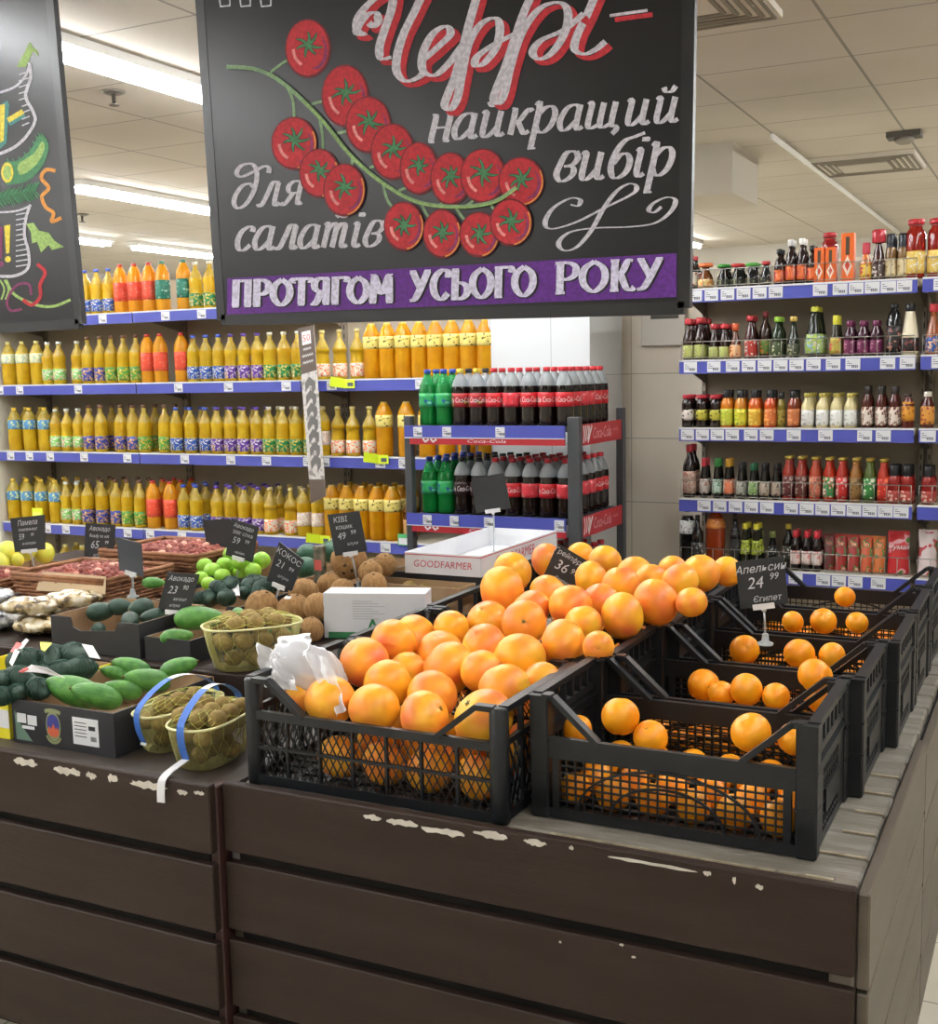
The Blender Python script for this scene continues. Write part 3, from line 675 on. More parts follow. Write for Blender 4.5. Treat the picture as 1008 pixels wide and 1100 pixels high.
for i, (x, y, rx, ry) in enumerate(TO):
    d = .0011+.0003*i; rr = random.Random(i)
    fillp(g, ell(x, y, rx+.8, ry+.8), d, 1); fillp(g, ell(x-.5, y-.5, rx-1.2, ry-1.4), d+.00004, 0)
    fillp(g, ell(x+rx*.34, y+ry*.1, rx*.52, ry*.62), d+.00008, 2)
    fillp(g, ell(x+rx*.16, y+ry*.02, rx*.58, ry*.66), d+.00012, 0)
    if i >= 7: g.ribbon([(x+rx*.95*cos(t), y+ry*.95*sin(t)) for t in [-.5+1.9*k/12 for k in range(13)]], 1.4, f, d+.00014, 4)
    g.ribbon([(x+rx*.66*cos(t), y+ry*.62*sin(t)) for t in [2.0+1.1*k/8 for k in range(9)]], 3.2, f, d+.00015, 3)
    cx, cy = x+rx*.02, y-ry*.12 if i < 11 else y-ry*.05
    for k in range(7):
        t = 2*pi*k/7+rr.uniform(-.2, .2); L = rx*rr.uniform(.5, .72); q = [(cx, cy), (cx+L*.55*cos(t+.18), cy+L*.55*sin(t+.18)), (cx+L*cos(t), cy+L*sin(t))]
        g.ribbon(smooth(q, 4), [4.6, 4.4, 4.2, 4, 3.6, 3.2, 2.6, 2, .8], f, d+.0002, 6); g.ribbon(smooth(q, 4), [3.4, 3.2, 3, 2.8, 2.4, 2, 1.6, 1, .4], f, d+.00023, 5)
for s in STM: g.ribbon(smooth(s, 8), lambda dx, dy: 4.4, f, .0062, 7); g.ribbon([(a+.8, b+.8) for a, b in smooth(s, 8)][20:], 1.6, f, .0068, 8)
mk('tomato_painting', g, [K_r, K_dr, K_pm, K_pk, K_o, K_g, K_k, K_sg, K_lg], parent=sg)
# second board, cut by the left edge of the picture
sp = board([(-330, 372), (87, 348), (52, -42), (-360, -42)], 'black chalkboard at the far left with painted baskets, cucumber and pepper rings', 0)
ZL = lambda L: z(L, (0, 0), 3.06)
g = G()
pot1 = smooth(ZL([(96,205),(101,255),(84,315),(108,365),(115,400),(85,450),(40,488),(-30,512),(-130,520)]), 6); g.ribbon(pot1, 3.4, f, .001)
g.ribbon(smooth(ZL([(98,210),(80,255),(40,290),(-40,312),(-150,320)]), 6), 2.6, f, .001)
for k in range(9): g.ribbon(ZL([(96-k*1+(8 if k > 4 else 0), 235+k*21), (62+(10 if k > 4 else 0), 245+k*21)]), 1.4, f, .001)
pot2 = smooth(ZL([(100,672),(86,715),(80,770),(94,830),(92,880),(55,905),(0,908),(-100,900)]), 6); g.ribbon(pot2, 3.2, f, .001)
g.ribbon(smooth(ZL([(100,676),(60,692),(0,698),(-100,698)]), 6), 2.2, f, .001)
for k in range(11): g.ribbon(ZL([(84+(k > 6)*6, 700+k*17), (52, 706+k*17)]), 1.4, f, .001)
mk('chalk_baskets', g, K_w, parent=sp)
g = G()
fillp(g, ZL([(0,345),(24,330),(30,345),(22,470),(0,490)]), .001, 1); fillp(g, ZL([(0,345),(16,342),(12,462),(0,470)]), .0014, 0)
g.ribbon(ZL([(26,402),(78,372)]), 9, f, .001, 1); g.ribbon(ZL([(26,396),(76,366)]), 5.5, f, .0014, 0)
fillp(g, ZL([(14,742),(34,738),(31,832),(20,834)]), .001, 0); fillp(g, ell(*ZL([(26,852)])[0], 3.2, 3.4), .001, 0); fillp(g, ZL([(0,745),(8,745),(6,850),(0,850)]), .001, 2); fillp(g, ell(*ZL([(3,868)])[0], 3, 3), .001, 2)
mk('painted_letters', g, [K_y, K_t, K_pm], parent=sp)
g = G()
cu = smooth(ZL([(14,535),(55,528),(100,492),(126,448),(146,452),(160,485),(140,545),(95,592),(45,606),(15,600)]), 5, True); fillp(g, cu, .001, 0)
fillp(g, smooth(ZL([(60,540),(110,505),(138,465),(146,490),(120,540),(70,575)]), 5, True), .0013, 1)
fillp(g, ell(*ZL([(24,567)])[0], 6.5, 11), .0016, 2); fillp(g, ell(*ZL([(24,567)])[0], 4.2, 8), .0019, 1)
for k in range(14):
    a = cu[(k*2+2) % len(cu)]; g.ribbon([a, (a[0]-1.5, a[1]-3)], 1, f, .0016, 0)
for k in range(26):
    t = k/25; a = ZL([(-20+135*t, 655-28*t)])[0]
    for s_ in (-1, 1): g.ribbon([a, (a[0]+5, a[1]+s_*random.uniform(5, 11))], 1.1, f, .001+.00002*k, 0)
lf2 = ZL([(86,735),(110,732),(128,758),(160,765),(178,790),(210,812),(170,822),(160,805),(135,830),(122,795),(105,800),(102,765)]); fillp(g, lf2, .001, 1)
for dx in (0, 7): g.ribbon(smooth(ZL([(0+dx*2,920),(14+dx*2,950),(4+dx*2,985)]), 5), 2, f, .001, 1)
g.ribbon(smooth(ZL([(20,920),(40,960),(75,985),(130,1005),(180,1006),(232,985)]), 6), [3]*31, f, .0009, 1)
for k in range(7): g.ribbon(smooth(ZL([(58+k*4,220),(80+k*5,180-k*3),(100+k*4,140+k*7)]), 4), 2, f, .001, 1)
mk('painted_greens', g, [K_g, K_lg, K_y], parent=sp)
g = G()
g.ribbon(smooth(ZL([(182,562),(152,558),(136,585),(160,618),(138,645),(150,680),(176,700),(170,728),(202,716)]), 6), 4, f, .001, 0)
g.ribbon(smooth(ZL([(122,868),(148,895),(132,935),(132,975),(105,1002),(75,985)]), 6), 3.8, f, .001, 1)
g.ribbon(smooth(ZL([(102,970),(95,935),(55,938),(24,985),(34,1020),(72,1016)]), 6), 2.8, f, .001, 2)
mk('painted_pepper_rings', g, [K_o, K_r, K_pm], parent=sp)
# ------------------------------------------------------------------ left half of the counter: boxes, fruit, baskets
PZ = .856
M_tan = mat('brown_cardboard', 'a58a68', .8, c2='97795a', scale=12); M_bcard = mat('black_card', '25252a', .6, c2='2c2c30', scale=10); M_wcard = mat('white_card', 'e4e5e8', .6, c2='d9dadf', scale=6)
M_ycard = mat('yellow_card', 'e9dc22', .5, c2='f0e63a', scale=6); M_paper = mat('paper_white', 'e6e7ea', .6); M_ink = mat('ink_dark', '26262a', .7)
o = mk('display_platform', G().cbox(-4.3, -1.86, 2.60, 4.25, TT+.0008, PZ-.0008, .004), M_brown, label='low dark brown platform raising the boxes and baskets at the back left of the counter', cat='platform')
mk('nosing', G().cbox(-4.3, -1.86, 2.585, 2.5995, TT+.05, PZ-.001, .003), M_brown, parent=o)
def carton(x0, x1, y0, y1, z0, h, m, label, notch=0, prints=None, rot=0, hs=None, group=None, cat='box', name='produce_carton'):
    cx, cy = (x0+x1)/2, (y0+y1)/2; w, d = (x1-x0)/2, (y1-y0)/2; t = .005; hs = hs or h
    root = ob(name, None, loc=(cx, cy, z0+.0008), rot=(0, 0, rot), label=label, cat=cat, group=group)
    g = G()
    if notch:
        P = [(-w, 0), (w, 0), (w, h), (w-notch*.5, h), (w-notch*.6, h*.72), (-w+notch*.75, h*.62), (-w+notch*.55, h*.72), (-w+notch*.5, h), (-w, h)]
    else: P = [(-w, 0), (w, 0), (w, h), (-w, h)]
    g.prism(P, lambda u, v, q: (u, q, v), -d, -d+t); mk('front_panel', g, [m], parent=root)
    mk('back_panel', G().box(-w, w, d-t, d, 0, h), M_tan if m is not M_wcard else m, parent=root)
    for s in (-1, 1):
        g = G(); a, b = sorted((s*w, s*(w-t))); g.box(a, b, -d+t, d-t, 0, hs); mk('side_panel', g, m, parent=root)
    mk('bottom_panel', G().box(-w+t, w-t, -d+t, d-t, 0, t), M_tan, parent=root)
    if m in (M_bcard,):
        g = G(); g.box(-w+t, w-t, -d+t, -d+t+.002, .004, h*.6); g.box(-w+t, -w+t+.002, -d+t, d-t, .004, h); g.box(w-t-.002, w-t, -d+t, d-t, .004, h); mk('cardboard_lining', g, M_tan, parent=root)
    return root, w, d
def pat(root, w, d, rects, name, m):     # flat print patches on a front panel: (x0, x1, z0, z1) from its left end
    g = G()
    for a, b, c_, e in rects: g.box(-w+a, -w+b, -d-.0012, -d, c_, e)
    return mk(name, g, m, parent=root)
c1, w, d = carton(-2.455, -2.10, 2.166, 2.56, TT, .115, M_bcard, 'black avocado carton with colourful crest and white sticker at the counter front', notch=0)
pat(c1, w, d, [(.215, .302, .021, .092)], 'white_sticker', M_paper); 
g = G(); g.box(-w+.27, -w+.292, -d-.0018, -d-.0012, .062, .073)
for k in range(5): g.box(-w+.222, -w+.262, -d-.0018, -d-.0012, .078-k*.009, .080-k*.009)
for k in range(5): g.box(-w+.276+k*.004, -w+.278+k*.004, -d-.0018, -d-.0012, .034, .046)
mk('sticker_print', g, M_ink, parent=c1)
pat(c1, w, d, [(.018, .05, .055, .08), (.056, .088, .052, .078)], 'small_white_print', M_paper); pat(c1, w, d, [(.035, .078, .040, .048)], 'small_white_print', M_paper)
fc = lambda u, v, q: (-w+u, -d-.001-q, v)
g = G(); g.face([fc(*p, 0) for p in ell(.147, .058, .026, .040)], 0); g.face([fc(*p, .0003) for p in ell(.147, .064, .022, .026)], 1)
g.face([fc(*p, .0006) for p in [(.126,.042),(.133,.058),(.140,.050),(.148,.066),(.156,.050),(.162,.058),(.168,.042),(.158,.030),(.138,.030)]], 2)
g.ribbon([(.147+.031*cos(t), .090+.010*sin(t)) for t in [2.6-2.1*k/8 for k in range(9)]], .010, fc, .0004, 0); g.ribbon([(.147+.026*cos(t), .040+.026*sin(t)) for t in [3.5+2.4*k/10 for k in range(11)]], .007, fc, .0004, 0)
mk('crest_print', g, [mat('crest_olive', '8c9468', .6), mat('crest_blue', '3b3f8f', .6), mat('crest_red', 'd1603f', .6)], parent=c1)
g = G(); g.face([fc(*p, 0) for p in [(.01,.088),(.022,.06),(.07,.008),(.012,.008)]]); mk('green_print', g, mat('crest_green', '6d8a78', .6), parent=c1)
c2, w, d = carton(-2.86, -2.475, 2.172, 2.56, TT, .118, M_ycard, 'yellow and white carton cut off by the left edge of the picture')
pat(c2, w, d, [(0, .385, .030, .080)], 'white_band', M_paper)
c3, w, d = carton(-2.780, -2.425, 2.625, 2.93, PZ, .105, M_bcard, 'plain black carton with a dipped front, full of dark round avocados', notch=.16)
carton(-2.405, -2.235, 2.625, 2.95, PZ, .07, M_bcard, 'low black carton with two green avocados, behind the black crest carton')
c4, w, d = carton(-2.72, -2.36, 3.02, 3.30, PZ, .085, M_bcard, 'low black carton of dark netted avocados in front of the limes', notch=.1)
c5, w, d = carton(-2.80, -2.36, 3.33, 3.68, PZ, .115, M_bcard, 'black carton heaped with bright green limes')
c6, w, d = carton(-2.345, -2.10, 2.975, 3.24, PZ, .045, M_bcard, 'shallow black carton under the front coconuts')
c7, w, d = carton(-2.345, -2.11, 3.33, 3.86, PZ, .125, M_bcard, 'black carton behind the front coconuts, holding the largest coconut and dark melons')
c8, w, d = carton(-2.09, -1.73, 3.36, 3.475, PZ, .128, M_tan, 'open brown carton of loose kiwis behind the white box')
c9 = ob('white_box', None, loc=(-1.925, 3.165, PZ+.0008), rot=(0, 0, .32), label='white box with green letters on its side, beside the coconuts', cat='box')
mk('body', G().cbox(-.165, .165, -.05, .05, 0, .145, .002), M_wcard, parent=c9)
vs, fs = text_geo('Ama', .085); g = G(); g.add([(x+.045, -.0512, y+.030) for x, y, _ in vs], fs); mk('green_lettering', g, mat('green_ink', '2f7a4c', .6), parent=c9)
g = G(); g.box(-.15, -.03, -.0514, -.0502, .0, .020); mk('green_bar', g, MATS['green_ink'], parent=c9)
g = G(); 
for k in range(8): g.box(-.07, -.005+.02*(k % 3), -.0512, -.0502, .118-k*.008, .120-k*.008)
mk('printed_lines', g, mat('pale_ink', 'b3b6bb', .6), parent=c9)
# raised support crate and the open fruit carton on it
carton(-2.08, -1.705, 3.49, 4.14, PZ, .147, M_bcard, 'black carton standing under the open white fruit carton')
M_redp = mat('red_print', 'c8495a', .6)
gx, gy, gw, gd, gh = -1.852, 3.80, .145, .33, .072
root = ob('fruit_carton', None, loc=(gx, gy, TT+.269), label='open white fruit carton with red lettering in front of the cola rack', cat='box')
def lettered(panel, txt, size, fn):
    vs, fs = text_geo(txt, size, .1); g = G(); g.add([fn(x, y) for x, y, _ in vs], fs); mk('red_lettering', g, M_redp, parent=panel)
p = mk('front_panel', G().box(-gw, gw, -gd, -gd+.004, 0, gh), M_wcard, parent=root); lettered(p, 'GOODFARMER', .034, lambda x, y: (x*.98, -gd-.001, y+.034)); mk('red_line', G().box(-gw, gw, -gd-.001, -gd, gh-.008, gh-.005), M_redp, parent=p)
p = mk('side_panel', G().box(gw-.004, gw, -gd+.004, gd, 0, gh), M_wcard, parent=root); lettered(p, 'GOODFARMER', .05, lambda x, y: (gw+.001, x-.05, y+.034)); mk('red_line', G().box(gw, gw+.001, -gd, gd, gh-.008, gh-.005), M_redp, parent=p)
mk('side_panel', G().box(-gw, -gw+.004, -gd+.004, gd, 0, gh), M_wcard, parent=root); mk('back_panel', G().box(-gw+.004, gw-.004, gd-.004, gd, 0, gh), M_wcard, parent=root); mk('bottom_panel', G().box(-gw+.004, gw-.004, -gd+.004, gd-.004, 0, .004), M_wcard, parent=root)

def settle(L, rlim=(.02, .09), f=.985):       # (px, py, z, radius px) rows to centres and radii, nudged apart
    it = []
    for px, py, z, rp in L:
        q = on_z(px, py, z); it.append([q, min(max(rp*depth(q)/FPX, rlim[0]), rlim[1])])
    separate(it, 30); return [(q, r*f) for q, r in it]
def fleshy(kind, me, p, r, label, group, rot=None, cat='fruit'):
    o = ob(kind, me, None, p, rot or (random.uniform(-.3, .3), random.uniform(-.3, .3), random.uniform(0, 6)), label, cat, group, scale=r); return o
# avocados: pear-shaped bodies with a stub at the narrow end
M_av = mat('avocado_green', '3f7a31', .38, c2='5f9a41', c3='4d8838', scale=2.5, bump=.25, bscale=18, rnd=True); M_dav = mat('avocado_dark', '1f3a2a', .5, c2='28473a', scale=3, bump=.3, bscale=20, rnd=True)
def pear(L, m, name):
    prof = []
    for i in range(17):
        t = i/16; z = -1+2*t*1; a = pi*t
        r = .64*sin(a)*(1-.34*(1-cos(a))/2)
        prof.append((max(r, .0), -cos(a)*L))
    return G().lathe(prof, 18).mesh(name, m)
av = pear(1.1, M_av, 'avocado'); dav = pear(.85, M_dav, 'dark_avocado'); stub = G().tube([(0, 0, 0), (0, 0, .12)], [.07, .05], 8).mesh('stem_stub', mat('stub_brown', '6d5a35', .8))
def avo(me, px, py, z, half, yaw, label, group, pitch=pi/2, kind='avocado'):
    p = on_z(px, py, z); s = half*depth(p)/FPX/1.1
    o = ob(kind, me, None, p, (0, pitch, yaw), label, 'fruit', group, scale=s); ob('stem_stub', stub, o, (0, 0, .83 if me is dav else 1.06)); return o
for px, py, z, hf, yaw, lab in ((79,742,.862,33,-2.75,'longest green avocado lying across the front left of the black crest carton'), (104,747,.857,28,-2.6,'green avocado behind the white sticker, at the front of the crest carton'), (131,741,.862,22,-2.2,'light green avocado near the right front corner of the crest carton'), (158,731,.872,27,-2.0,'green avocado standing out at the right of the crest carton'), (192,717,.89,22,.4,'round green avocado at the far right, above the blue-strapped basket'), (141,717,.872,22,-2.7,'pale green avocado at the back of the crest carton'), (124,723,.862,16,-2.5,'small dark green avocado at the back left of the crest carton')):
    avo(av, px, py, z, hf, yaw, lab, None, pitch=1.25)
for px, py, z, hf, lab in ((109,657,.95,18,'leftmost dark avocado in the dipped black carton'), (130,652,.962,16,'dark avocado at the back middle of the dipped black carton'), (151,653,.962,18,'dark avocado at the back right of the dipped black carton'), (140,667,.94,17,'dark avocado low in the middle of the dipped black carton'), (166,663,.945,17,'dark avocado at the right end of the dipped black carton'), (106,676,.905,13,'dark avocado low at the left of the dipped black carton')):
    avo(dav, px, py, z, hf+3, random.uniform(0, 6), lab, None, kind='dark_avocado')
for px, py, z, hf, yaw, lab in ((214,664,.955,27,.55,'large green avocado lying behind the upper kiwi basket'), (190,684,.925,18,.9,'green avocado beside the stand of the avocado price sign'), (165,626,1.0,13,.3,'green avocado in the small grey carton near the wicker baskets'), (301,680,.93,15,.2,'pale green mango-like fruit to the right of the upper kiwi basket'), (257,660,.95,14,-.6,'pale green fruit just left of the front coconuts')):
    avo(av, px, py, z, hf, yaw, lab, None)
# netted bags of dark avocados
M_net = mat('green_net', '1d4436', .6); M_tagp = mat('tag_white', 'e3dfe0', .5); M_tagr = mat('tag_red', 'cf5a55', .5)
def net_bag(pts, label):
    root = ob('net_bag', None, label=label, cat='net bag'); cs = []
    for px, py, z, rp in pts:
        p = on_z(px, py, z); r = rp*depth(p)/FPX; cs.append((p, r))
    root.location = cs[0][0]
    for p, r in cs:
        q = (random.uniform(1.2, 1.9), 0, random.uniform(0, 3)); a = ob('netted_avocado', dav, root, p-cs[0][0], q, scale=r/.62)
    g = G()
    for p, r in cs:
        o0 = p-cs[0][0]
        for k in range(7):
            t = pi*k/7
            g.tube([o0+Vector((cos(t)*cos(a), sin(t)*cos(a), sin(a)*.9))*r*1.06 for a in [2*pi*i/14 for i in range(14)]], .0012, 4, closed=True)
    mk('net', g, M_net, parent=root)
    return root, cs
def tag(root, org, pts, m, name='paper_tag'):
    g = G(); P = [Vector(on_z(*p))-org for p in pts]; n = len(P)//2
    for i in range(n-1): g.face([P[i], P[i+1], P[2*n-2-i], P[2*n-1-i]])
    o = mk(name, g, m, parent=root); md = o.modifiers.new('s', 'SOLIDIFY'); md.thickness = .0015; return o
r1, cs = net_bag([(30,712,.905,17),(56,709,.905,18),(78,706,.91,17),(45,722,.885,12),(88,718,.89,14),(66,722,.885,14)], 'net of dark avocados with white tags, lying in front of the dipped black carton')
tag(r1, cs[0][0], [(10,712,.93),(16,698,.945),(28,686,.955),(31,688,.95),(20,702,.94),(13,716,.925)], M_tagp); tag(r1, cs[0][0], [(11,700,.944),(18,690,.953),(24,692,.95),(16,702,.94)], M_tagr, 'red_tag')
tag(r1, cs[0][0], [(88,692,.95),(100,694,.95),(108,708,.93),(96,706,.93)], M_tagp); tag(r1, cs[0][0], [(43,690,.955),(56,691,.955),(48,700,.95),(44,698,.95)], mat('tag_yellow', 'd9d544', .5), 'yellow_tag')
r2, cs = net_bag([(4,733,.885,14),(22,729,.89,15),(42,740,.87,13),(18,745,.862,11),(2,748,.86,11)], 'net of dark avocados lying in the yellow carton at the left edge')
tag(r2, cs[0][0], [(22,722,.925),(34,714,.93),(50,717,.93),(70,728,.905),(52,724,.91),(34,722,.915)], M_tagp); tag(r2, cs[0][0], [(20,722,.926),(28,717,.93),(31,719,.928),(24,723,.922)], M_tagr, 'red_tag')
r3, cs = net_bag([(236,633,.965,10),(248,628,.975,10),(226,642,.94,10),(243,642,.945,10),(216,643,.935,8)], 'net of dark avocados in the low black carton, below the limes'); tag(r3, cs[0][0], [(249,620,.99),(256,622,.99),(258,640,.95),(250,640,.95)], M_tagp)
r4, cs = net_bag([(272,628,.965,12),(285,630,.965,11),(264,636,.95,9),(278,640,.945,10)], 'net of dark avocados between the limes and the coconut sign')
# limes
M_lime = mat('lime_skin', '7fb52e', .35, c2='9ac840', scale=1.5, bump=.08, bscale=30, rnd=True); lime = citrus(31, 1, .95).mesh('lime', M_lime)
LI = ((220,608,9,.995),(230,615,11,.985),(239,608,9,1.0),(249,600,10,1.02),(258,604,9,1.01),(268,606,10,1.0),(281,602,10,1.01),(224,627,8,.965),(216,621,8,.97),(248,611,9,.985),(259,613,9,.98),(239,619,9,.97),(272,613,9,.985))
for p_, r_ in settle([(a, b, z, r) for a, b, r, z in LI], (.024, .034)):
    o = fleshy('lime', lime, p_, r_, 'bright green lime in the heap beside the avocado nets', 'limes in the black carton'); ob('stem_end', scar_me, o, (0, 0, .9))
# coconuts
M_co = mat('coconut_husk', '9b7344', .85, c2='bb915f', c3='aa8150', scale=2, bump=.6, bscale=26, rnd=True, stretch=(3, 3, .6)); M_eye = mat('coconut_eye', '3c2a1a', .9)
coco = G().ball((0, 0, 0), 1, 1, .96, 26, 18, fn=lambda d: 1+.02*sin(9*atan2(d.y, d.x))*(1-abs(d.z))+.05*max(0, d.z)**4).mesh('coconut', M_co)
eye = G().ball((0, 0, 0), .11, .11, .04, 8, 6).mesh('eye', M_eye)
CO = ((286,653,19,.945,'pale shaggy coconut at the left of the coconut heap','l'), (320,657,20,.935,'coconut at the front of the heap with a white sticker',''), (326,639,17,.965,'coconut behind the stickered one in the heap',''), (341,655,16,.945,'coconut squeezed against the white box',''), (334,677,10,.885,'small coconut end low beside the upper kiwi basket',''), (353,630,14,.985,'coconut above the left corner of the white box',''), (375,603,20,1.045,'largest coconut, dark eyes facing forward, at the top of the heap','e'), (368,635,12,.975,'coconut sunk behind the white box',''), (398,615,13,1.02,'coconut to the right of the largest one',''), (402,628,12,1.0,'pale coconut just left of the kiwi carton',''), (413,607,13,1.035,'coconut at the far right beside the open fruit carton',''))
for (p_, r_), (_a, _b, _c, _d, lab, rt) in zip(settle([(a, b, z, r) for a, b, r, z, _l, _r in CO], (.042, .068), 1.0), CO):
    o = fleshy('coconut', coco, p_, r_, lab, None, rot=(1.9, .2, .5) if rt == 'e' else None)
    for t in (0, 2.1, 4.2): ob('eye', eye, o, (.25*cos(t), .25*sin(t), .955))
    if 'sticker' in lab and 'behind' not in lab:
        ob('sticker', G().box(-.2, .2, -.12, .12, -.01, .01).mesh('sticker', M_paper), o, (0, 0, 0)); s = o.children[-1]; s.matrix_parent_inverse = Matrix(); o.rotation_euler = (0, 0, 0); s.location = (-.05, -.45, .88); s.rotation_euler = (.45, 0, 0)
# dark melons with tags
carton(-2.74, -2.36, 3.70, 4.03, PZ, .085, M_bcard, 'black carton of dark melons behind the limes and the coconut sign')
M_mel = mat('melon_dark', '214a37', .4, c2='2c5c45', scale=3, rnd=True); mel = G().ball((0, 0, 0), 1, 1, .94, 20, 14).mesh('melon', M_mel)
ME = ((331,596,13,.995,'dark green melon behind the coconut price sign'), (328,610,13,.985,'dark green melon low behind the front coconuts'), (355,593,13,.985,'dark green melon beside the upright red-labelled pack'))
for (p_, r_), t_ in zip(settle([(a, b, z, r) for a, b, r, z, _l in ME]), ME):
    o = fleshy('melon', mel, p_, r_, t_[4], None); ob('stem_end', scar_me, o, (0, 0, .9))
p = on_z(344, 612, 1.02); o = mk('fruit_pack', G().cbox(p.x-.02, p.x+.02, p.y-.012, p.y+.012, PZ+.006, p.z+.085, .004), mat('pack_film', '8c8374', .25, c2='3c4a3c', scale=40), label='small upright clear pack with a red label among the dark melons', cat='pack')
mk('red_label', G().box(p.x-.014, p.x+.014, p.y-.0135, p.y-.012, p.z, p.z+.035), M_tagr, parent=o)
# pomelos at the left edge
carton(-3.98, -3.52, 3.30, 3.66, PZ, .06, M_tan, 'low brown carton of yellow pomelos behind the left nut basket')
M_pom = mat('pomelo_skin', 'd8cb45', .4, c2='c7c94f', scale=1, bump=.1, bscale=30, rnd=True); pom = G().ball((0, 0, 0), 1, 1, 1.02, 20, 14, fn=lambda d: 1+.1*max(0, d.z)**3).mesh('pomelo', M_pom)
PO = ((6,597,13,.975,'yellow pomelo at the left edge of the picture'), (22,592,13,.985,'yellow pomelo below the left chalk price sign'), (-2,606,12,.945,'yellow pomelo lowest at the left edge'), (44,594,11,.965,'pale yellow pomelo right of the left sign stand'), (19,602,7,.955,'small yellow pomelo with a dark stem scar'))
for (p_, r_), t_ in zip(settle([(a, b, z, r) for a, b, r, z, _l in PO]), PO):
    o = fleshy('pomelo', pom, p_, r_, t_[4], None); ob('stem_end', scar_me, o, (0, 0, 1.06))
# wicker baskets of red nuts
M_wick = mat('wicker', '8a5a3c', .7, c2='6a4129', c3='a06f4c', scale=25, bump=.5, bscale=90, stretch=(1, 1, 3)); M_nut = mat('red_nut', '8e4336', .55, c2='a85a4a', c3='7a342a', scale=14)
def wicker(cx, cy, w, d, z0, h, label, nuts=True, lab2=''):
    root = ob('wicker_basket', None, loc=(cx, cy, z0+.0008), label=label, cat='basket')
    g = G(); ny = int(h/.012)
    for k in range(ny):
        z = .006+k*h/ny; e = .02*k/ny
        for a, b in (((-w-e,-d-e),(w+e,-d-e)), ((w+e,-d-e),(w+e,d+e)), ((w+e,d+e),(-w-e,d+e)), ((-w-e,d+e),(-w-e,-d-e))):
            n = 12; pts = []
            for i in range(n+1):
                t = i/n; x = a[0]+(b[0]-a[0])*t; y = a[1]+(b[1]-a[1])*t; o_ = .003*sin(pi*(i+k)); s_ = .004*(1 if (i+k) % 2 else -1)
                nx, ny_ = (b[1]-a[1]), -(b[0]-a[0]); l = math.hypot(nx, ny_); pts.append((x+nx/l*s_, y+ny_/l*s_, z))
            g.tube(pts, .0065, 5)
    mk('weave', g, M_wick, parent=root)
    e = .02; g = G(); ring = [(-w-e,-d-e,h),(w+e,-d-e,h),(w+e,d+e,h),(-w-e,d+e,h)]
    for i in range(4):
        for o_ in (0, .012): g.tube([Vector(ring[i])+Vector((0,0,o_)), Vector(ring[(i+1)%4])+Vector((0,0,o_))], .009, 6)
    mk('rim', g, mat('wicker_rim', '9c6b48', .7, c2='7f5133', scale=30), parent=root)
    mk('base', G().box(-w, w, -d, d, 0, .008), M_wick, parent=root)
    if nuts:
        g = G(); rd = random.Random(3); nx = int(2*w/.024); ny = int(2*d/.024)
        for i in range(nx):
            for j in range(ny):
                x = -w+.036+(2*w-.072)*i/(nx-1)+rd.uniform(-.004, .004); y = -d+.036+(2*d-.072)*j/(ny-1)+rd.uniform(-.004, .004)
                z = h-.018+.035*(1-(x/w)**2)*(1-(y/d)**2)+rd.uniform(0, .012); q = Matrix.Rotation(rd.uniform(0, 6), 3, Vector((rd.uniform(-1, 1), rd.uniform(-1, 1), .4)))
                g.ball((x, y, z), .013, .013, .017, 7, 5, 0 if rd.random() > .07 else 1, axis=q)
        g.box(-w+.022, w-.022, -d+.022, d-.022, .016, h-.03, 2)
        n = mk('nuts', g, [M_nut, mat('pale_nut', 'd9a08a', .6), mat('nut_dark', '4a241c', .8)], label=lab2, cat='nuts', kind='stuff'); n.location = (cx, cy, z0+.0008)
    return root
wicker(-3.13, 3.17, .20, .155, PZ, .13, 'middle wicker basket of red nuts, cream paper liner at its right', True, 'reddish shelled nuts filling the middle wicker basket')
wicker(-3.61, 3.06, .165, .16, PZ, .095, 'wicker basket of red nuts cut off by the left edge of the picture', True, 'reddish nuts in the wicker basket at the left edge')
wicker(-3.07, 3.57, .215, .165, PZ, .16, 'wicker basket behind, near the lime carton, only thinly filled', True, 'dark reddish nuts lying low in the rear wicker basket')
P = [Vector((-3.20, 3.00, PZ+.158)), Vector((-2.905, 3.00, PZ+.158)), Vector((-2.895, 2.982, PZ+.10)), Vector((-3.22, 2.982, PZ+.092))]
g = G(); g.face(P); o = mk('basket_liner', g, mat('cream_liner', 'cbb391', .8), label='cream paper liner hanging over the rim of the middle wicker basket', cat='liner'); md = o.modifiers.new('s', 'SOLIDIFY'); md.thickness = .002
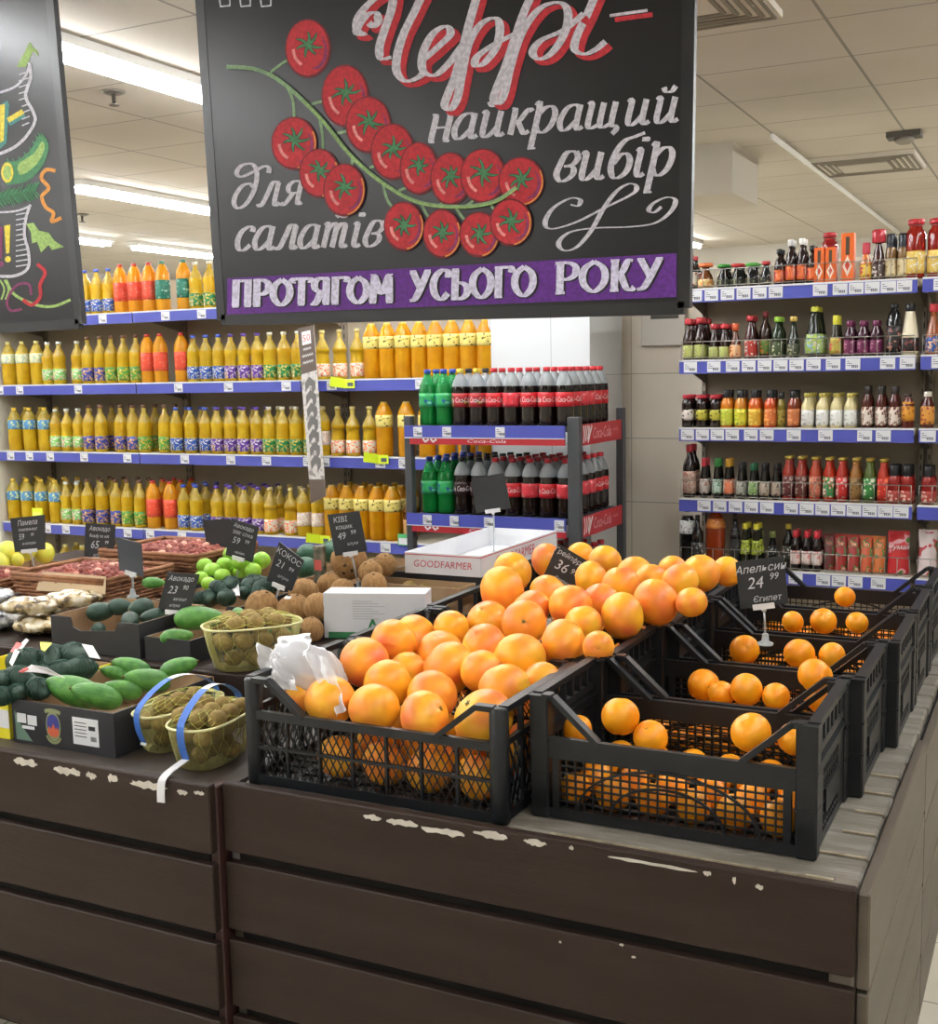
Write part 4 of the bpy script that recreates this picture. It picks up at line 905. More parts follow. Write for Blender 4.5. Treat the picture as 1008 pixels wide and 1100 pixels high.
# packs of dried mushrooms in shiny film
M_mush = mat('mushroom_in_film', 'd8cfb9', .18, c2='54422a', c3='b9a377', scale=26, coat=.8, bump=.9, bscale=22, rnd=True, lo=.40, hi=.60); M_mush2 = mat('silver_film', 'c9c9cb', .15, c2='3c3c40', c3='9a9a9c', scale=24, coat=.8, lo=.4, hi=.6, bump=.9, bscale=16, rnd=True)
def pillow(k):
    rd = random.Random(k); ph = [rd.uniform(0, 6) for _ in range(6)]
    return G().ball((0, 0, 0), .098, .068, .029, 28, 12, fn=lambda d: 1+.10*sin(5*d.x+ph[0])*cos(6*d.y+ph[1])+.06*sin(13*d.y+ph[2])+.05*cos(17*d.x+ph[3]) if True else 1)
MU = [(-3.40,2.76,0,M_mush2,'silvery crinkled pack at the front left of the mushroom pile'), (-3.19,2.76,0,M_mush2,'silvery crinkled pack at the front middle of the mushroom pile'), (-2.98,2.76,0,M_mush,'film pack of mushrooms at the front right of the pile, against the dipped black carton'), (-3.31,2.905,0,M_mush,'film pack of mushrooms at the back left of the pile'), (-3.11,2.905,0,M_mush,'film pack of mushrooms at the back middle, under the topmost packs'), (-2.91,2.905,0,M_mush,'film pack of mushrooms at the back right of the pile'),
 (-3.29,2.83,1,M_mush2,'silvery pack lying on top at the left of the mushroom pile'), (-3.02,2.765,1,M_mush,'film pack of mushrooms in the middle of the upper layer'), (-2.97,2.905,1,M_mush,'film pack of mushrooms topmost in the pile, closest to the nut baskets')]
for k, (x, y, ly, m, lab) in enumerate(MU):
    px = 0
    o = mk('mushroom_pack', pillow(k), m, loc=(x, y, PZ+.034+.060*ly), rot=(.0, 0, .25*ly+random.uniform(-.06, .06)), label=lab, cat='mushroom pack')
    ob('seal_edge', G().box(-.085, .085, .050, .066, -.003, .003).mesh('seal_edge', m), o)
# loose kiwis
M_kiwi = mat('kiwi_skin', '9c844c', .8, c2='86703a', scale=3, bump=.25, bscale=60, rnd=True); kiwi = G().ball((0, 0, 0), .9, .9, 1.08, 18, 12, fn=lambda d: 1+.05*max(0, d.z-.9)).mesh('kiwi', M_kiwi); kend = G().ball((0, 0, 1.07), .12, .12, .06, 8, 5).mesh('blossom_end', mat('kiwi_end', '4f4024', .9))
def put_kiwi(p, r, label, group, rt=None):
    o = ob('kiwi', kiwi, None, p, rt or (random.uniform(1, 2), random.uniform(-.5, .5), random.uniform(0, 6)), label, 'fruit', group, scale=r); ob('blossom_end', kend, o); return o
for px, py, z, lab in ((440,631,.955,'loose kiwi at the left in the brown carton'), (456,634,.95,'loose kiwi second from left in the brown carton'), (478,630,.955,'loose kiwi in the middle of the brown carton'), (490,637,.945,'loose kiwi at the right in the brown carton'), (428,640,.945,'loose kiwi low in the left corner of the brown carton')):
    put_kiwi(on_z(px, py, z), .027, lab, None)
# net-wrapped kiwi baskets
M_tray = clear('yellow_clear_tray', 'ece7ac', .05, .2, .12); M_rim = mat('tray_rim', 'dcd8a0', .35); M_strap = mat('blue_strap', '3f6fc4', .5); M_strw = mat('strap_white', 'dcdce0', .5)
def kiwi_tray(c, yaw, L, Wd, h, name, strap=True, whitepart=True):
    root = ob('kiwi_basket', None, loc=c, rot=(0, 0, yaw), label=name, cat='basket')
    def ring(s, z, n=32, ex=2.8):
        out = []
        for i in range(n):
            t = 2*pi*i/n; a, b = cos(t), sin(t); out.append((L/2*s*(abs(a)**(2/ex))*(1 if a > 0 else -1), Wd/2*s*(abs(b)**(2/ex))*(1 if b > 0 else -1), z))
        return out
    g = G(); rs = [ring(.74, .002), ring(.80, .01), ring(.88, h*.35), ring(.95, h*.7), ring(1.0, h)]; vs = sum(rs, []); n = 32
    g.add(vs, [(i*n+j, i*n+(j+1) % n, (i+1)*n+(j+1) % n, (i+1)*n+j) for i in range(4) for j in range(n)]+[tuple(range(n))[::-1]], 0, True)
    mk('tray', g, M_tray, parent=root); mk('rim', G().tube(ring(1.01, h), .0035, 6, closed=True), M_rim, parent=root)
    nets = [ring(.985, h+.004), ring(.80, h+.018), ring(.45, h+.030)]; g = G()       # net drawn over the fruit
    for i in range(0, 32, 2):
        for k in (2, -2):
            g.tube([rs[1][i], rs[3][(i+k) % 32], nets[0][(i+k) % 32], nets[1][(i+2*k) % 32], nets[2][(i+3*k) % 32]], .0006, 4)
    mk('net', g, mat('yellow_net', 'd3d66a', .5), parent=root)
    done = []; r = .0255
    for z, s in ((.030, .78), (.030+.049, .92), (h+.010, .86)):
        for i in range(7):
            for j in range(4):
                q = Vector(((i-3+(.5 if .05 < z < h else 0))*.0565, (j-1.5+(.5 if z < .05 or z > h else 0))*.0505, z))
                if (q.x/(L/2*s-.012))**2+(q.y/(Wd/2*s-.006))**2 > 1: continue
                if any((q-e).length < .0495 for e in done): continue
                done.append(q); put_kiwi(Vector(c)+Matrix.Rotation(yaw, 3, 'Z') @ q, r, 'kiwi inside the '+name.split(',')[0], 'kiwis in the '+name.split(',')[0], rt=(pi/2, random.uniform(-.15, .15), yaw+pi/2+random.uniform(-.1, .1)))
    if strap:
        w = .010; arc = [(-L*.46, h*.35), (-L*.52, h*.75), (-L*.50, h+.02), (-L*.25, h+.062), (0, h+.075), (L*.25, h+.06), (L*.48, h+.02), (L*.5, h*.8)]
        arc = smooth([(a, b) for a, b in arc], 5); g = G(); k1 = int(len(arc)*.50)
        def rib(pts): 
            q = G()
            for a, b in zip(pts, pts[1:]): q.add([(a[0], -w, a[1]), (a[0], w, a[1]), (b[0], w, b[1]), (b[0], -w, b[1])], [(0, 1, 2, 3)])
            return q
        for nm, sl, m in (('blue_strap', arc[:k1+1], M_strap), ('white_strap', arc[k1:k1+7], M_strw), ('blue_strap', arc[k1+6:], M_strap)):
            o = mk(nm, rib(sl), m, parent=root); md = o.modifiers.new('s', 'SOLIDIFY'); md.thickness = .001
        o = mk('paper_tail', rib(smooth([(-L*.47, h*.35), (-.172, .036), (-.210, .031), (-.232, .016), (-.237, -.028)], 4)) if whitepart else rib([(-L*.46, h*.35), (-L*.47, h*.28)]), M_strw, parent=root); md = o.modifiers.new('s', 'SOLIDIFY'); md.thickness = .002
    return root
kiwi_tray((-1.868, 2.262, TT+.001), radians(98), .27, .155, .112, 'nearest net-wrapped kiwi basket, blue strap with a white paper tail hanging over the edge')
kiwi_tray((-2.030, 2.33, TT+.001), radians(84), .27, .125, .105, 'second net-wrapped kiwi basket, between the black crest carton and the nearest basket', True, False)
kiwi_tray((-2.055, 2.685, PZ+.001), radians(48), .28, .17, .125, 'upper net-wrapped kiwi basket on the platform, in front of the coconuts', False)
# thin plastic bag over the corner of the grapefruit crate
rd = random.Random(5); g = G(); n, k = 40, 26; c = on_y(316, 728, 2.27)
M_bag = clear('thin_white_bag', 'eeeef2', .52, .3)
ph = [rd.uniform(0, 6) for _ in range(8)]
def bagf(d):
    return 1+.13*abs(sin(4*d.x+3*d.z+ph[0]))+.10*abs(sin(7*d.z-5*d.y+ph[1]))+.07*abs(sin(11*d.x+6*d.y+ph[2]))-.14
o = mk('plastic_bag', G().ball((0, 0, 0), .094, .055, .066, n, k, fn=bagf), M_bag, loc=(c.x+.015, c.y+.03, c.z+.006), rot=(0, .35, .2), label='crumpled thin white plastic bag on the left corner of the front grapefruit crate', cat='bag')
def sheet(P, nx, ny, amp, name, par):
    g = G(); org = Vector(par.location)
    V = []
    for j in range(ny+1):
        for i in range(nx+1):
            u, v = i/nx, j/ny; p = (P[0]*(1-u)+P[1]*u)*(1-v)+(P[3]*(1-u)+P[2]*u)*v
            V.append(p-org+Vector((0, -1, .3))*amp*(sin(9*u+5*v)+.6*sin(17*v-7*u)))
    g.add(V, [(j*(nx+1)+i, j*(nx+1)+i+1, (j+1)*(nx+1)+i+1, (j+1)*(nx+1)+i) for j in range(ny) for i in range(nx)], 0, True)
    s = mk(name, g, M_bag); s.parent = par; s.matrix_parent_inverse = (Matrix.Translation(par.location) @ par.rotation_euler.to_matrix().to_4x4()).inverted(); s.location = par.location; return s
sheet([on_y(327, 700, 2.24), on_y(352, 706, 2.24), on_y(373, 762, 2.20), on_y(360, 770, 2.20)], 10, 14, .005, 'loose_flap', o)
sheet([on_y(276, 690, 2.26), on_y(302, 702, 2.26), on_y(322, 742, 2.23), on_y(282, 738, 2.23)], 12, 12, .006, 'bag_handle', o)
sheet([on_y(300, 684, 2.34), on_y(334, 680, 2.34), on_y(330, 704, 2.26), on_y(296, 708, 2.26)], 10, 10, .006, 'bag_handle', o)
# ------------------------------------------------------------------ chalk price signs on clear stands
M_slate = mat('price_slate', '1f2124', .4, c2='25282b', scale=8); M_slate2 = mat('price_slate_worn', '3c4048', .3, c2='4a4e56', scale=6); M_cl = clear('clear_stand', 'e9eef0', .30, .08); M_wp = mat('white_clip', 'e4e6e8', .35); M_chk = mat('chalk_text', 'c6c8cc', .8)
def price_sign(corners, y, base, lines, label, m=None, slant=.06, zb=None):
    cs = [on_y(px, py, y) for px, py in corners]     # tl, tr, br, bl
    ctr = sum(cs, Vector())/4; root = ob('price_sign', None, loc=ctr, label=label, cat='price sign')
    L = [c-ctr+Vector((0, slant*(c.z-ctr.z), 0)) for c in cs]; n = (L[1]-L[0]).cross(L[3]-L[0]).normalized()
    if n.y > 0: n = -n
    bl = lambda u, v, q: (L[3]*(1-u)+L[2]*u)*(1-v)+(L[0]*(1-u)+L[1]*u)*v+n*q
    g = G(); g.prism([(0, 0), (1, 0), (1, 1), (0, 1)], bl, -.003, 0); bo = mk('board', g, m or M_slate, parent=root)
    wd = (L[1]-L[0]).length; ht = (L[0]-L[3]).length
    for txt, cx, cy, sz, sh in lines:
        vs, fs = text_geo(txt, sz, sh); g = G(); g.add([bl(cx+x/wd, cy+yy/ht, .0022) for x, yy, _ in vs], fs); mk('chalk_lettering', g, M_chk, parent=bo)
    a = (L[3]+L[2])/2; zb = zb if zb is not None else on_y(*base, y).z; b = Vector((on_y(*base, y).x-ctr.x, .004, zb-ctr.z))
    e = (L[2]-L[3]).normalized(); g = G(); g.bar(a-e*wd*.22+n*.003, a+e*wd*.22+n*.003, .006, .014); mk('clip', g, M_wp, parent=root)
    mk('stem', G().tube([a+Vector((0, .004, 0)), a.lerp(b, .5)+Vector((0, .004, 0)), b], .003, 6), M_cl, parent=root)
    g = G(); g.ball(tuple(a+Vector((0, 0, -.008))), .007, n=8, k=6); mk('ball_joint', g, M_wp, parent=root)
    g = G(); g.lathe([(.020, 0), (.021, .005), (.010, .010), (.008, .028), (.006, .030)], 12, c=tuple(b)); mk('stand_base', g, M_cl, parent=root)
    return root
price_sign([(10,557),(47,553),(49,590),(17,593)], 3.36, (38,622), [('Памела', .5, .82, .030, .2), ('помпельмус', .5, .63, .018, .2), ('59', .28, .42, .034, .2), ('99', .62, .46, .018, .2), ('за кілограм', .5, .22, .015, .2)], 'chalk price sign at the far left, in front of the pomelos')
price_sign([(91,562),(123,564),(122,601),(91,600)], 3.42, (110,622), [('Авокадо', .5, .86, .026, .2), ('Ready to eat', .5, .66, .020, .2), ('65', .36, .40, .044, .2), ('99', .76, .48, .020, .2), ('штука', .5, .12, .018, .2)], 'portrait chalk price sign reading Ready to eat 65, above the nut baskets', zb=.906)
price_sign([(124,577),(151,584),(155,620),(129,612)], 3.02, (142,642), [], 'blank greyish price board, back side showing, right of the Ready to eat sign', M_slate2)
price_sign([(179,615),(213,617),(204,659),(170,656)], 2.80, (181,700), [('Авокадо', .5, .86, .024, .2), ('23', .32, .56, .036, .2), ('90', .70, .64, .022, .2), ('вага/шт', .62, .34, .014, .2), ('штука', .5, .18, .014, .2)], 'chalk price sign reading 23 90 among the avocado cartons')
price_sign([(217,559),(247,557),(250,592),(224,592)], 3.62, (238,606), [], 'blank black price board standing behind the limes')
price_sign([(248,557),(277,566),(272,604),(243,596)], 3.40, (252,628), [('Авокадо', .5, .86, .022, .2), ('500г сітка', .5, .68, .020, .2), ('59', .30, .46, .034, .2), ('99', .70, .50, .020, .2), ('країна', .5, .16, .014, .2)], 'chalk price sign reading 59 99 in front of the blank black board, over the limes')
price_sign([(299,582),(326,602),(314,635),(287,624)], 3.10, (288,668), [('КОКОС', .5, .82, .030, .1), ('21', .30, .54, .036, .2), ('99', .72, .56, .022, .2), ('штука', .55, .26, .016, .2)], 'tilted chalk price sign reading КОКОС 21 99')
price_sign([(351,553),(385,549),(395,592),(361,597)], 3.34, (385,634), [('КІВІ', .38, .84, .026, .1), ('кошик', .45, .66, .022, .1), ('49', .32, .44, .034, .2), ('99', .70, .50, .022, .2), ('штука', .62, .24, .015, .2)], 'chalk price sign reading КІВІ 49 99 above the largest coconut')
price_sign([(506,514),(541,508),(549,546),(512,551)], 3.80, (530,585), [], 'blank black price board standing in the open white fruit carton', zb=TT+.269+.0055)
price_sign([(599,584),(633,604),(616,638),(584,619)], 3.16, (590,676), [('Грейпфрут', .5, .84, .022, .2), ('36', .36, .50, .044, .2), ('99', .76, .54, .024, .2), ('Єгипет', .55, .16, .016, .2)], 'tilted chalk price sign reading 36 99 in the grapefruit heap')
price_sign([(790,604),(842,597),(847,648),(796,654)], 2.985, (822,693), [('Апельсин', .5, .80, .028, .25), ('24', .36, .50, .042, .2), ('99', .76, .60, .024, .2), ('Єгипет', .58, .16, .022, .2)], 'chalk price sign reading Апельсин 24 99, clipped to an orange crate')
# ------------------------------------------------------------------ shelving and bottles behind
YF = 5.40
M_shelf = mat('shelf_cream', 'bdb4a2', .5); M_back = mat('shelf_back', 'a79d8b', .6); M_blue = mat('price_rail_blue', '4c53ab', .35); M_card = mat('price_card', 'd9dade', .5); M_digit = mat('price_digits', '6d6f78', .7); M_up = mat('upright_metal', '8f877a', .45, .3); M_slot = mat('slot_dark', '2c2a27', .8); M_wire = mat('guard_wire', '9a978f', .35, .7)
def price_card(rail, x, y, z, h=.045, w=.062):
    o = mk('price_card', G().box(x, x+w, y-.0025, y-.0012, z, z+h), M_card, parent=rail)
    g = G()
    for k in range(3): g.box(x+.006, x+.006+.010*(k+1), y-.0032, y-.0025, z+h*.72-k*.009, z+h*.72-k*.009+.003)
    for k in range(4): g.box(x+w*.42+k*.007, x+w*.42+k*.007+.005, y-.0032, y-.0025, z+.008, z+.020)
    mk('printed_price', g, M_digit, parent=rail)
def shelf_unit(name, label, x0, x1, levels, D=.46, top=None, group=None, cards=None, guard=(), rail=.062, zb=.02, cat='shelf', left_end=False):
    root = ob(name, None, loc=(0, 0, 0), label=label, cat=cat, group=group)
    top = top or CAMZ+levels[0]+.30
    mk('back_panel', G().box(x0+.002, x1-.002, YF+D, YF+D+.018, .0, top), M_back, parent=root)
    for x in ((x0+.012, x1-.012)):
        g = G(); g.box(x-.010, x+.010, YF+D-.025, YF+D, 0, top)
        for k in range(int(top/.05)): g.box(x-.003, x+.003, YF+D-.0262, YF+D-.025, .04+k*.05, .065+k*.05, 1)
        mk('upright', g, [M_up, M_slot], parent=root)
    for i, lz in enumerate(levels):
        z = CAMZ+lz
        sh = mk('shelf', G().box(x0+.003, x1-.003, YF+.006, YF+D-.001, z-.030, z), M_shelf, parent=root)
        r = mk('price_rail', G().box(x0+.004, x1-.004, YF, YF+.0055, z-rail, z-.002), M_blue, parent=root)
        mk('rail_lip', G().box(x0+.004, x1-.004, YF-.004, YF, z-.006, z+.002), M_card, parent=r)
        for c in (cards[i] if cards else []): price_card(r, c, YF, z-rail+.006, rail-.014)
        for s in (x0+.012, x1-.012):
            g = G(); g.prism([(YF+.05, z-.031), (YF+D-.002, z-.031), (YF+D-.002, z-.13), (YF+D-.05, z-.10)], lambda u, v, d: (s+d, u, v), -.0015, .0015); mk('bracket', g, M_up, parent=root)
        if i in guard:
            h = .085; g = G()
            g.tube([(x0+.01, YF+.012, z+h), (x1-.01, YF+.012, z+h)], .0022, 5); g.tube([(x0+.01, YF+.012, z+.012), (x1-.01, YF+.012, z+.012)], .0022, 5)
            n = int((x1-x0)/.052)
            for k in range(n+1): x = x0+.01+(x1-x0-.02)*k/n; g.tube([(x, YF+.012, z+.002), (x, YF+.012, z+h)], .0016, 5)
            mk('wire_guard', g, M_wire, parent=r)
    if left_end:
        mk('end_panel', G().box(x0-.03, x0, YF-.02, YF+D+.018, 0, top), mat('end_cream', 'cfc9bb', .5), parent=root)
    return root
X = lambda px, py=430, y=YF: on_y(px, py, y).x
OL = [.385, -.03, -.445, -.90, -1.31]
cardpx = [[118, 184, 222], [5, 26, 88, 194, 247, 308, 330, 356, 450], [12, 32, 54, 90, 136, 197, 246, 284, 328, 346, 405, 430], [46, 66, 132, 156, 190, 228, 318, 408], [60, 200, 330]]
xs = [X(-6), X(147), X(324), X(526.5)]
ul = ['left bay of the oil shelving, cut by the picture edge', 'middle bay of the oil shelving, between the two chalkboards', 'right bay of the oil shelving, next to the white pillar']
for b in range(3):
    x0, x1 = xs[b], xs[b+1]
    cards = [[X(p_, 550-0) for p_ in cp if x0+.01 < X(p_) < x1-.07] for cp in cardpx]
    shelf_unit('shelving_unit', ul[b], x0, x1, OL if b != 2 else OL[1:], cards=cards if b != 2 else cards[1:], top=CAMZ+(.60 if b != 2 else .52), left_end=(b == 0), group='oil shelving')
# bottle builder --------------------------------------------------
M_oil = liquid('sunflower_oil', 'e6c62e', .42, .08, c2='d6ac1e', scale=14); M_oil2 = liquid('deep_gold_oil', 'e8b01a', .45, .12, c2='dc9c12', scale=14); M_oil3 = liquid('red_gold_oil', 'ecae2c', .45, .12)
M_pet = liquid('oil_neck', 'dfcb6a', .5, .08, c2='cdb04a', scale=30); M_petg = clear('clear_neck', 'cdd3d6', .34, .05)
PLAIN = {}
def pm(c, rough=.4): return mat('plastic_'+c, c, rough, spec=.5)
def bottle_proto(key, h, prof, body_ms, msl, cap, caph, capr, label, lr, lab2=None, seg=14, logo=None, sq=0, name='bottle'):
    """prof: (radius, z fraction); body_ms: material per slot; msl: slot per profile step; label (z0, z1) fractions"""
    P = [(r, z*h) for r, z in prof]
    body = G().lathe(P, seg, msl, sq=sq).mesh(name, body_ms)
    o = ob(name, body)
    g = G(); g.lathe([(capr*.9, 0), (capr, .004), (capr, caph*h*.9), (capr*.85, caph*h)], 12); ob('cap', g.mesh('cap', cap), o, (0, 0, h*(1-caph)))
    def rad(z):
        for (r0, z0), (r1, z1) in zip(prof, prof[1:]):
            if z0 <= z <= z1 and z1 > z0: return r0+(r1-r0)*(z-z0)/(z1-z0)
        return prof[0][0]
    for lm, (z0, z1) in ([(label, lr)] if label else [])+([lab2] if lab2 else []):
        n = 4; g = G(); g.lathe([(rad(z0+(z1-z0)*k/n)*1.012+.0006, h*(z0+(z1-z0)*k/n)) for k in range(n+1)], seg, sq=sq); me = g.mesh('label', lm)
        lo = ob('label', me, o)
    if logo:
        txt, size, m, zc, ang = logo; vs, fs = text_geo(txt, size, .25); R = rad(zc)*1.012+.0016
        for a0 in ang:
            g = G(); g.add([(R*sin(.52*x/R+a0), -R*cos(.52*x/R+a0), zc*h+y) for x, y, _ in vs], fs); ob('logo', g.mesh('logo', m), lo)
    o['h'] = h; bpy.data.objects[o.name].hide_render = False
    return o
PROTO = {}; USED = {}
def place(o, key, loc, label, group, rz=None, cat='bottle', s=None):
    rot = (0, 0, (random.uniform(-.25, .25)+.45) if rz is None else rz)
    if key not in USED: USED[key] = o; o.location = loc; o.rotation_euler = rot; c = o; c['label'] = label
    else: c = dup(USED[key], loc, rot, label)
    if s: c.scale = (1, 1, s)
    c['category'] = cat
    if group: c['group'] = group
    elif 'group' in c: del c['group']
    if 'h' in c: del c['h']
    return c
R = .039
def oilprof(R, sh=.70, waist=.0, nk=.013): return [(R*.86, 0), (R, .03), (R*.97, .12), (R, .22), (R*(1-.5*waist), .40), (R*(1-waist), .48), (R*(1-.4*waist), .56), (R, sh-.06), (R*.96, sh), (R*.72, sh+.09), (R*.46, sh+.16), (nk, sh+.20), (nk, .94)]
SL = [0]*8+[1]*4
BM = [M_oil, M_pet]
def lab(n, cols, sc=55): return printed('label_'+n, cols, sc)
OT = {   # key: (height, profile, body materials, cap colour, label inks, label range, description)
 'A': (.272, oilprof(.044, .74), BM, 'c9c07a', ['d9d8b0', '8fb4c4', 'c3c65a', 'e0dba0'], (.50, .72), 'with a pale upper label'),
 'Ab': (.272, oilprof(.044, .74), BM, 'd6b23a', ['4f86b5', '7fb0a0', 'd5dba8', 'd7c348'], (.50, .72), 'with a blue upper label and yellow cap'),
 'B': (.262, oilprof(.040, .66, .12), BM, 'cfd3cb', ['7fb862', 'e3e6dc', 'cf5a3c', '9cc878'], (.10, .36), 'with a light green and white label'),
 'C': (.285, oilprof(.041, .64), BM, '6a4a34', ['2c3f94', 'e0a321', '243277', 'd8c8a0'], (.06, .34), 'with a dark blue sunflower label'),
 'Cg': (.285, oilprof(.041, .64), BM, '6a4a34', ['4a8f3a', 'e0b321', '2f6f2c', 'cfd8a0'], (.06, .34), 'with a green sunflower label'),
 'D': (.285, oilprof(.042, .76), [M_oil3, M_oil3], 'c0302c', ['d5482f', 'd5482f', 'e2795a', 'c43a26'], (.24, .62), 'with a red block label and red cap'),
 'Dg': (.285, oilprof(.042, .76), [M_oil3, M_oil3], '1f6a58', ['23705c', '23705c', '3d8f78', 'b5d0c0'], (.24, .62), 'with a dark green block label'),
 'E': (.268, oilprof(.040, .66, .06), BM, '3f55b5', ['2e56a8', 'e6e2c8', '2445a0', '3a3a3a'], (.06, .33), 'with a blue and white label'),
 'P': (.268, oilprof(.040, .66, .14), BM, '5a3f9a', ['5a2f8c', 'd9d4d8', '4a2678', 'e0b840'], (.06, .33), 'with a purple label'),
 'Gn': (.268, oilprof(.040, .66, .06), BM, 'd9d4c0', ['1f7a44', 'd9b93c', '1a6a3c', 'e6e2c8'], (.06, .33), 'with a green label'),
 'F': (.268, oilprof(.040, .62, .14), BM, 'c8b878', ['e2d6c4', 'ec8a4c', 'e5703a', 'f0e6d6'], (.06, .32), 'with an orange and white label'),
 'H': (.268, oilprof(.041, .70, .08), BM, 'cdbb90', ['e8ddd0', 'd8a888', 'e8e2dc', 'c8b8a8'], (.22, .50), 'with a whitish paper label'),
 'K': (.292, oilprof(.046, .80), [M_oil2, M_oil2], 'd8b848', ['e3d27a', 'e3d27a', 'd6c05a', '3a3420'], (.54, .76), 'in deep gold with cream upper label'),
 'W': (.285, oilprof(.038, .60), [mat('dark_vinegar', '5a3418', .15), mat('dark_vinegar', '5a3418', .15)], '3a2a1c', ['b98a58', 'b98a58', 'a87848', 'd0a878'], (.10, .42), 'dark brown with a tan label'),
}
for k, (h, pf, bm, cap, inks, lr, de) in OT.items():
    PROTO[k] = bottle_proto(k, h, pf, bm, SL, pm(cap), .065 if k != 'K' else .08, .0155 if k != 'K' else .019, lab(k, inks), lr, name='oil_bottle')
    PROTO[k].location = (0, 0, -50)
runs = [ # level, photo span of the run, kind, spacing
 (0, 86, 134, 'E', .10), (0, 136, 175, 'D', .088), (0, 179, 213, 'Dg', .088), (0, 216, 246, 'Gn', .088),
 (1, 12, 48, 'A', .10), (1, 54, 88, 'B', .086), (1, 97, 120, 'C', .088), (1, 122, 152, 'Cg', .088), (1, 161, 201, 'D', .09), (1, 210, 246, 'E', .086), (1, 250, 286, 'P', .086), (1, 292, 322, 'Gn', .086), (1, 348, 390, 'F', .086), (1, 401, 523, 'K', .098),
 (2, 14, 52, 'Ab', .098), (2, 58, 88, 'B', .086), (2, 94, 146, 'C', .088), (2, 152, 182, 'Cg', .088), (2, 188, 226, 'E', .086), (2, 232, 282, 'P', .086), (2, 288, 332, 'Gn', .086), (2, 347, 352, 'H', .09), (2, 360, 398, 'F', .086), (2, 412, 436, 'K', .098), (2, 458, 522, 'K', .10),
 (3, 8, 58, 'Ab', .098), (3, 65, 84, 'B', .086), (3, 88, 128, 'C', .088), (3, 131, 151, 'Cg', .088), (3, 159, 182, 'D', .115), (3, 192, 222, 'E', .086), (3, 228, 280, 'P', .086), (3, 286, 316, 'F', .086), (3, 322, 342, 'H', .09), (3, 353, 428, 'K', .098), (3, 434, 441, 'W', .08),
 (4, 60, 98, 'A', .12), (4, 384, 444, 'K', .11)]
lname = ['top', 'second', 'third', 'fourth', 'lowest']
used_xy = {}
for lv, a, b, k, sp in runs:
    x0 = X(a, 430, 5.46); nxt = [q for q in runs if q[0] == lv and q[1] > a]
    x1 = X(b, 430, 5.46)
    if nxt and nxt[0][1]-b < 15: x1 = X(nxt[0][1], 430, 5.46)-(sp+nxt[0][4])/2
    n = max(1, int((x1-x0)/sp+.25)+1)
    rowsn = {0: 1, 1: 1, 2: 2, 3: 3, 4: 2}[lv]
    if lv == 2 and a >= 347: rowsn = 1
    if k == 'K' and a > 440: rowsn = 1
    if lv == 3 and (k in ('W',)): rowsn = 1
    z = CAMZ+OL[lv]+.0008
    for r in range(rowsn):
        for i in range(n):
            x = x0+(x1-x0)*(i/(n-1) if n > 1 else .5)
            y = YF+.062+r*.097
            occ = used_xy.setdefault(lv, [])
            wr = OT[k][1][1][0]*1.012+.0012
            if any(math.hypot(x-u, y-v) < wr+q+.0006 for u, v, q in occ):
                x += .012
                if any(math.hypot(x-u, y-v) < wr+q+.0006 for u, v, q in occ): continue
            occ.append((x, y, wr))
            rowt = 'front row' if r == 0 else 'rows behind'
            if lv == 0: lt = 'oil bottle %s, top oil shelf, between the chalkboards' % OT[k][6]
            else: lt = 'oil bottle %s, %s oil shelf, %s' % (OT[k][6], lname[lv], rowt)
            if k == 'W': lt = 'dark brown bottle with a tan label at the right end of the fourth oil shelf'
            if lv == 1 and False: pass
            if lv == 2 and k == 'K': lt = lt.replace(', front row', '')+', left of the rack' if a < 440 else ', seen through the rack'
            place(PROTO[k], k, (x, y, z), lt, lt)
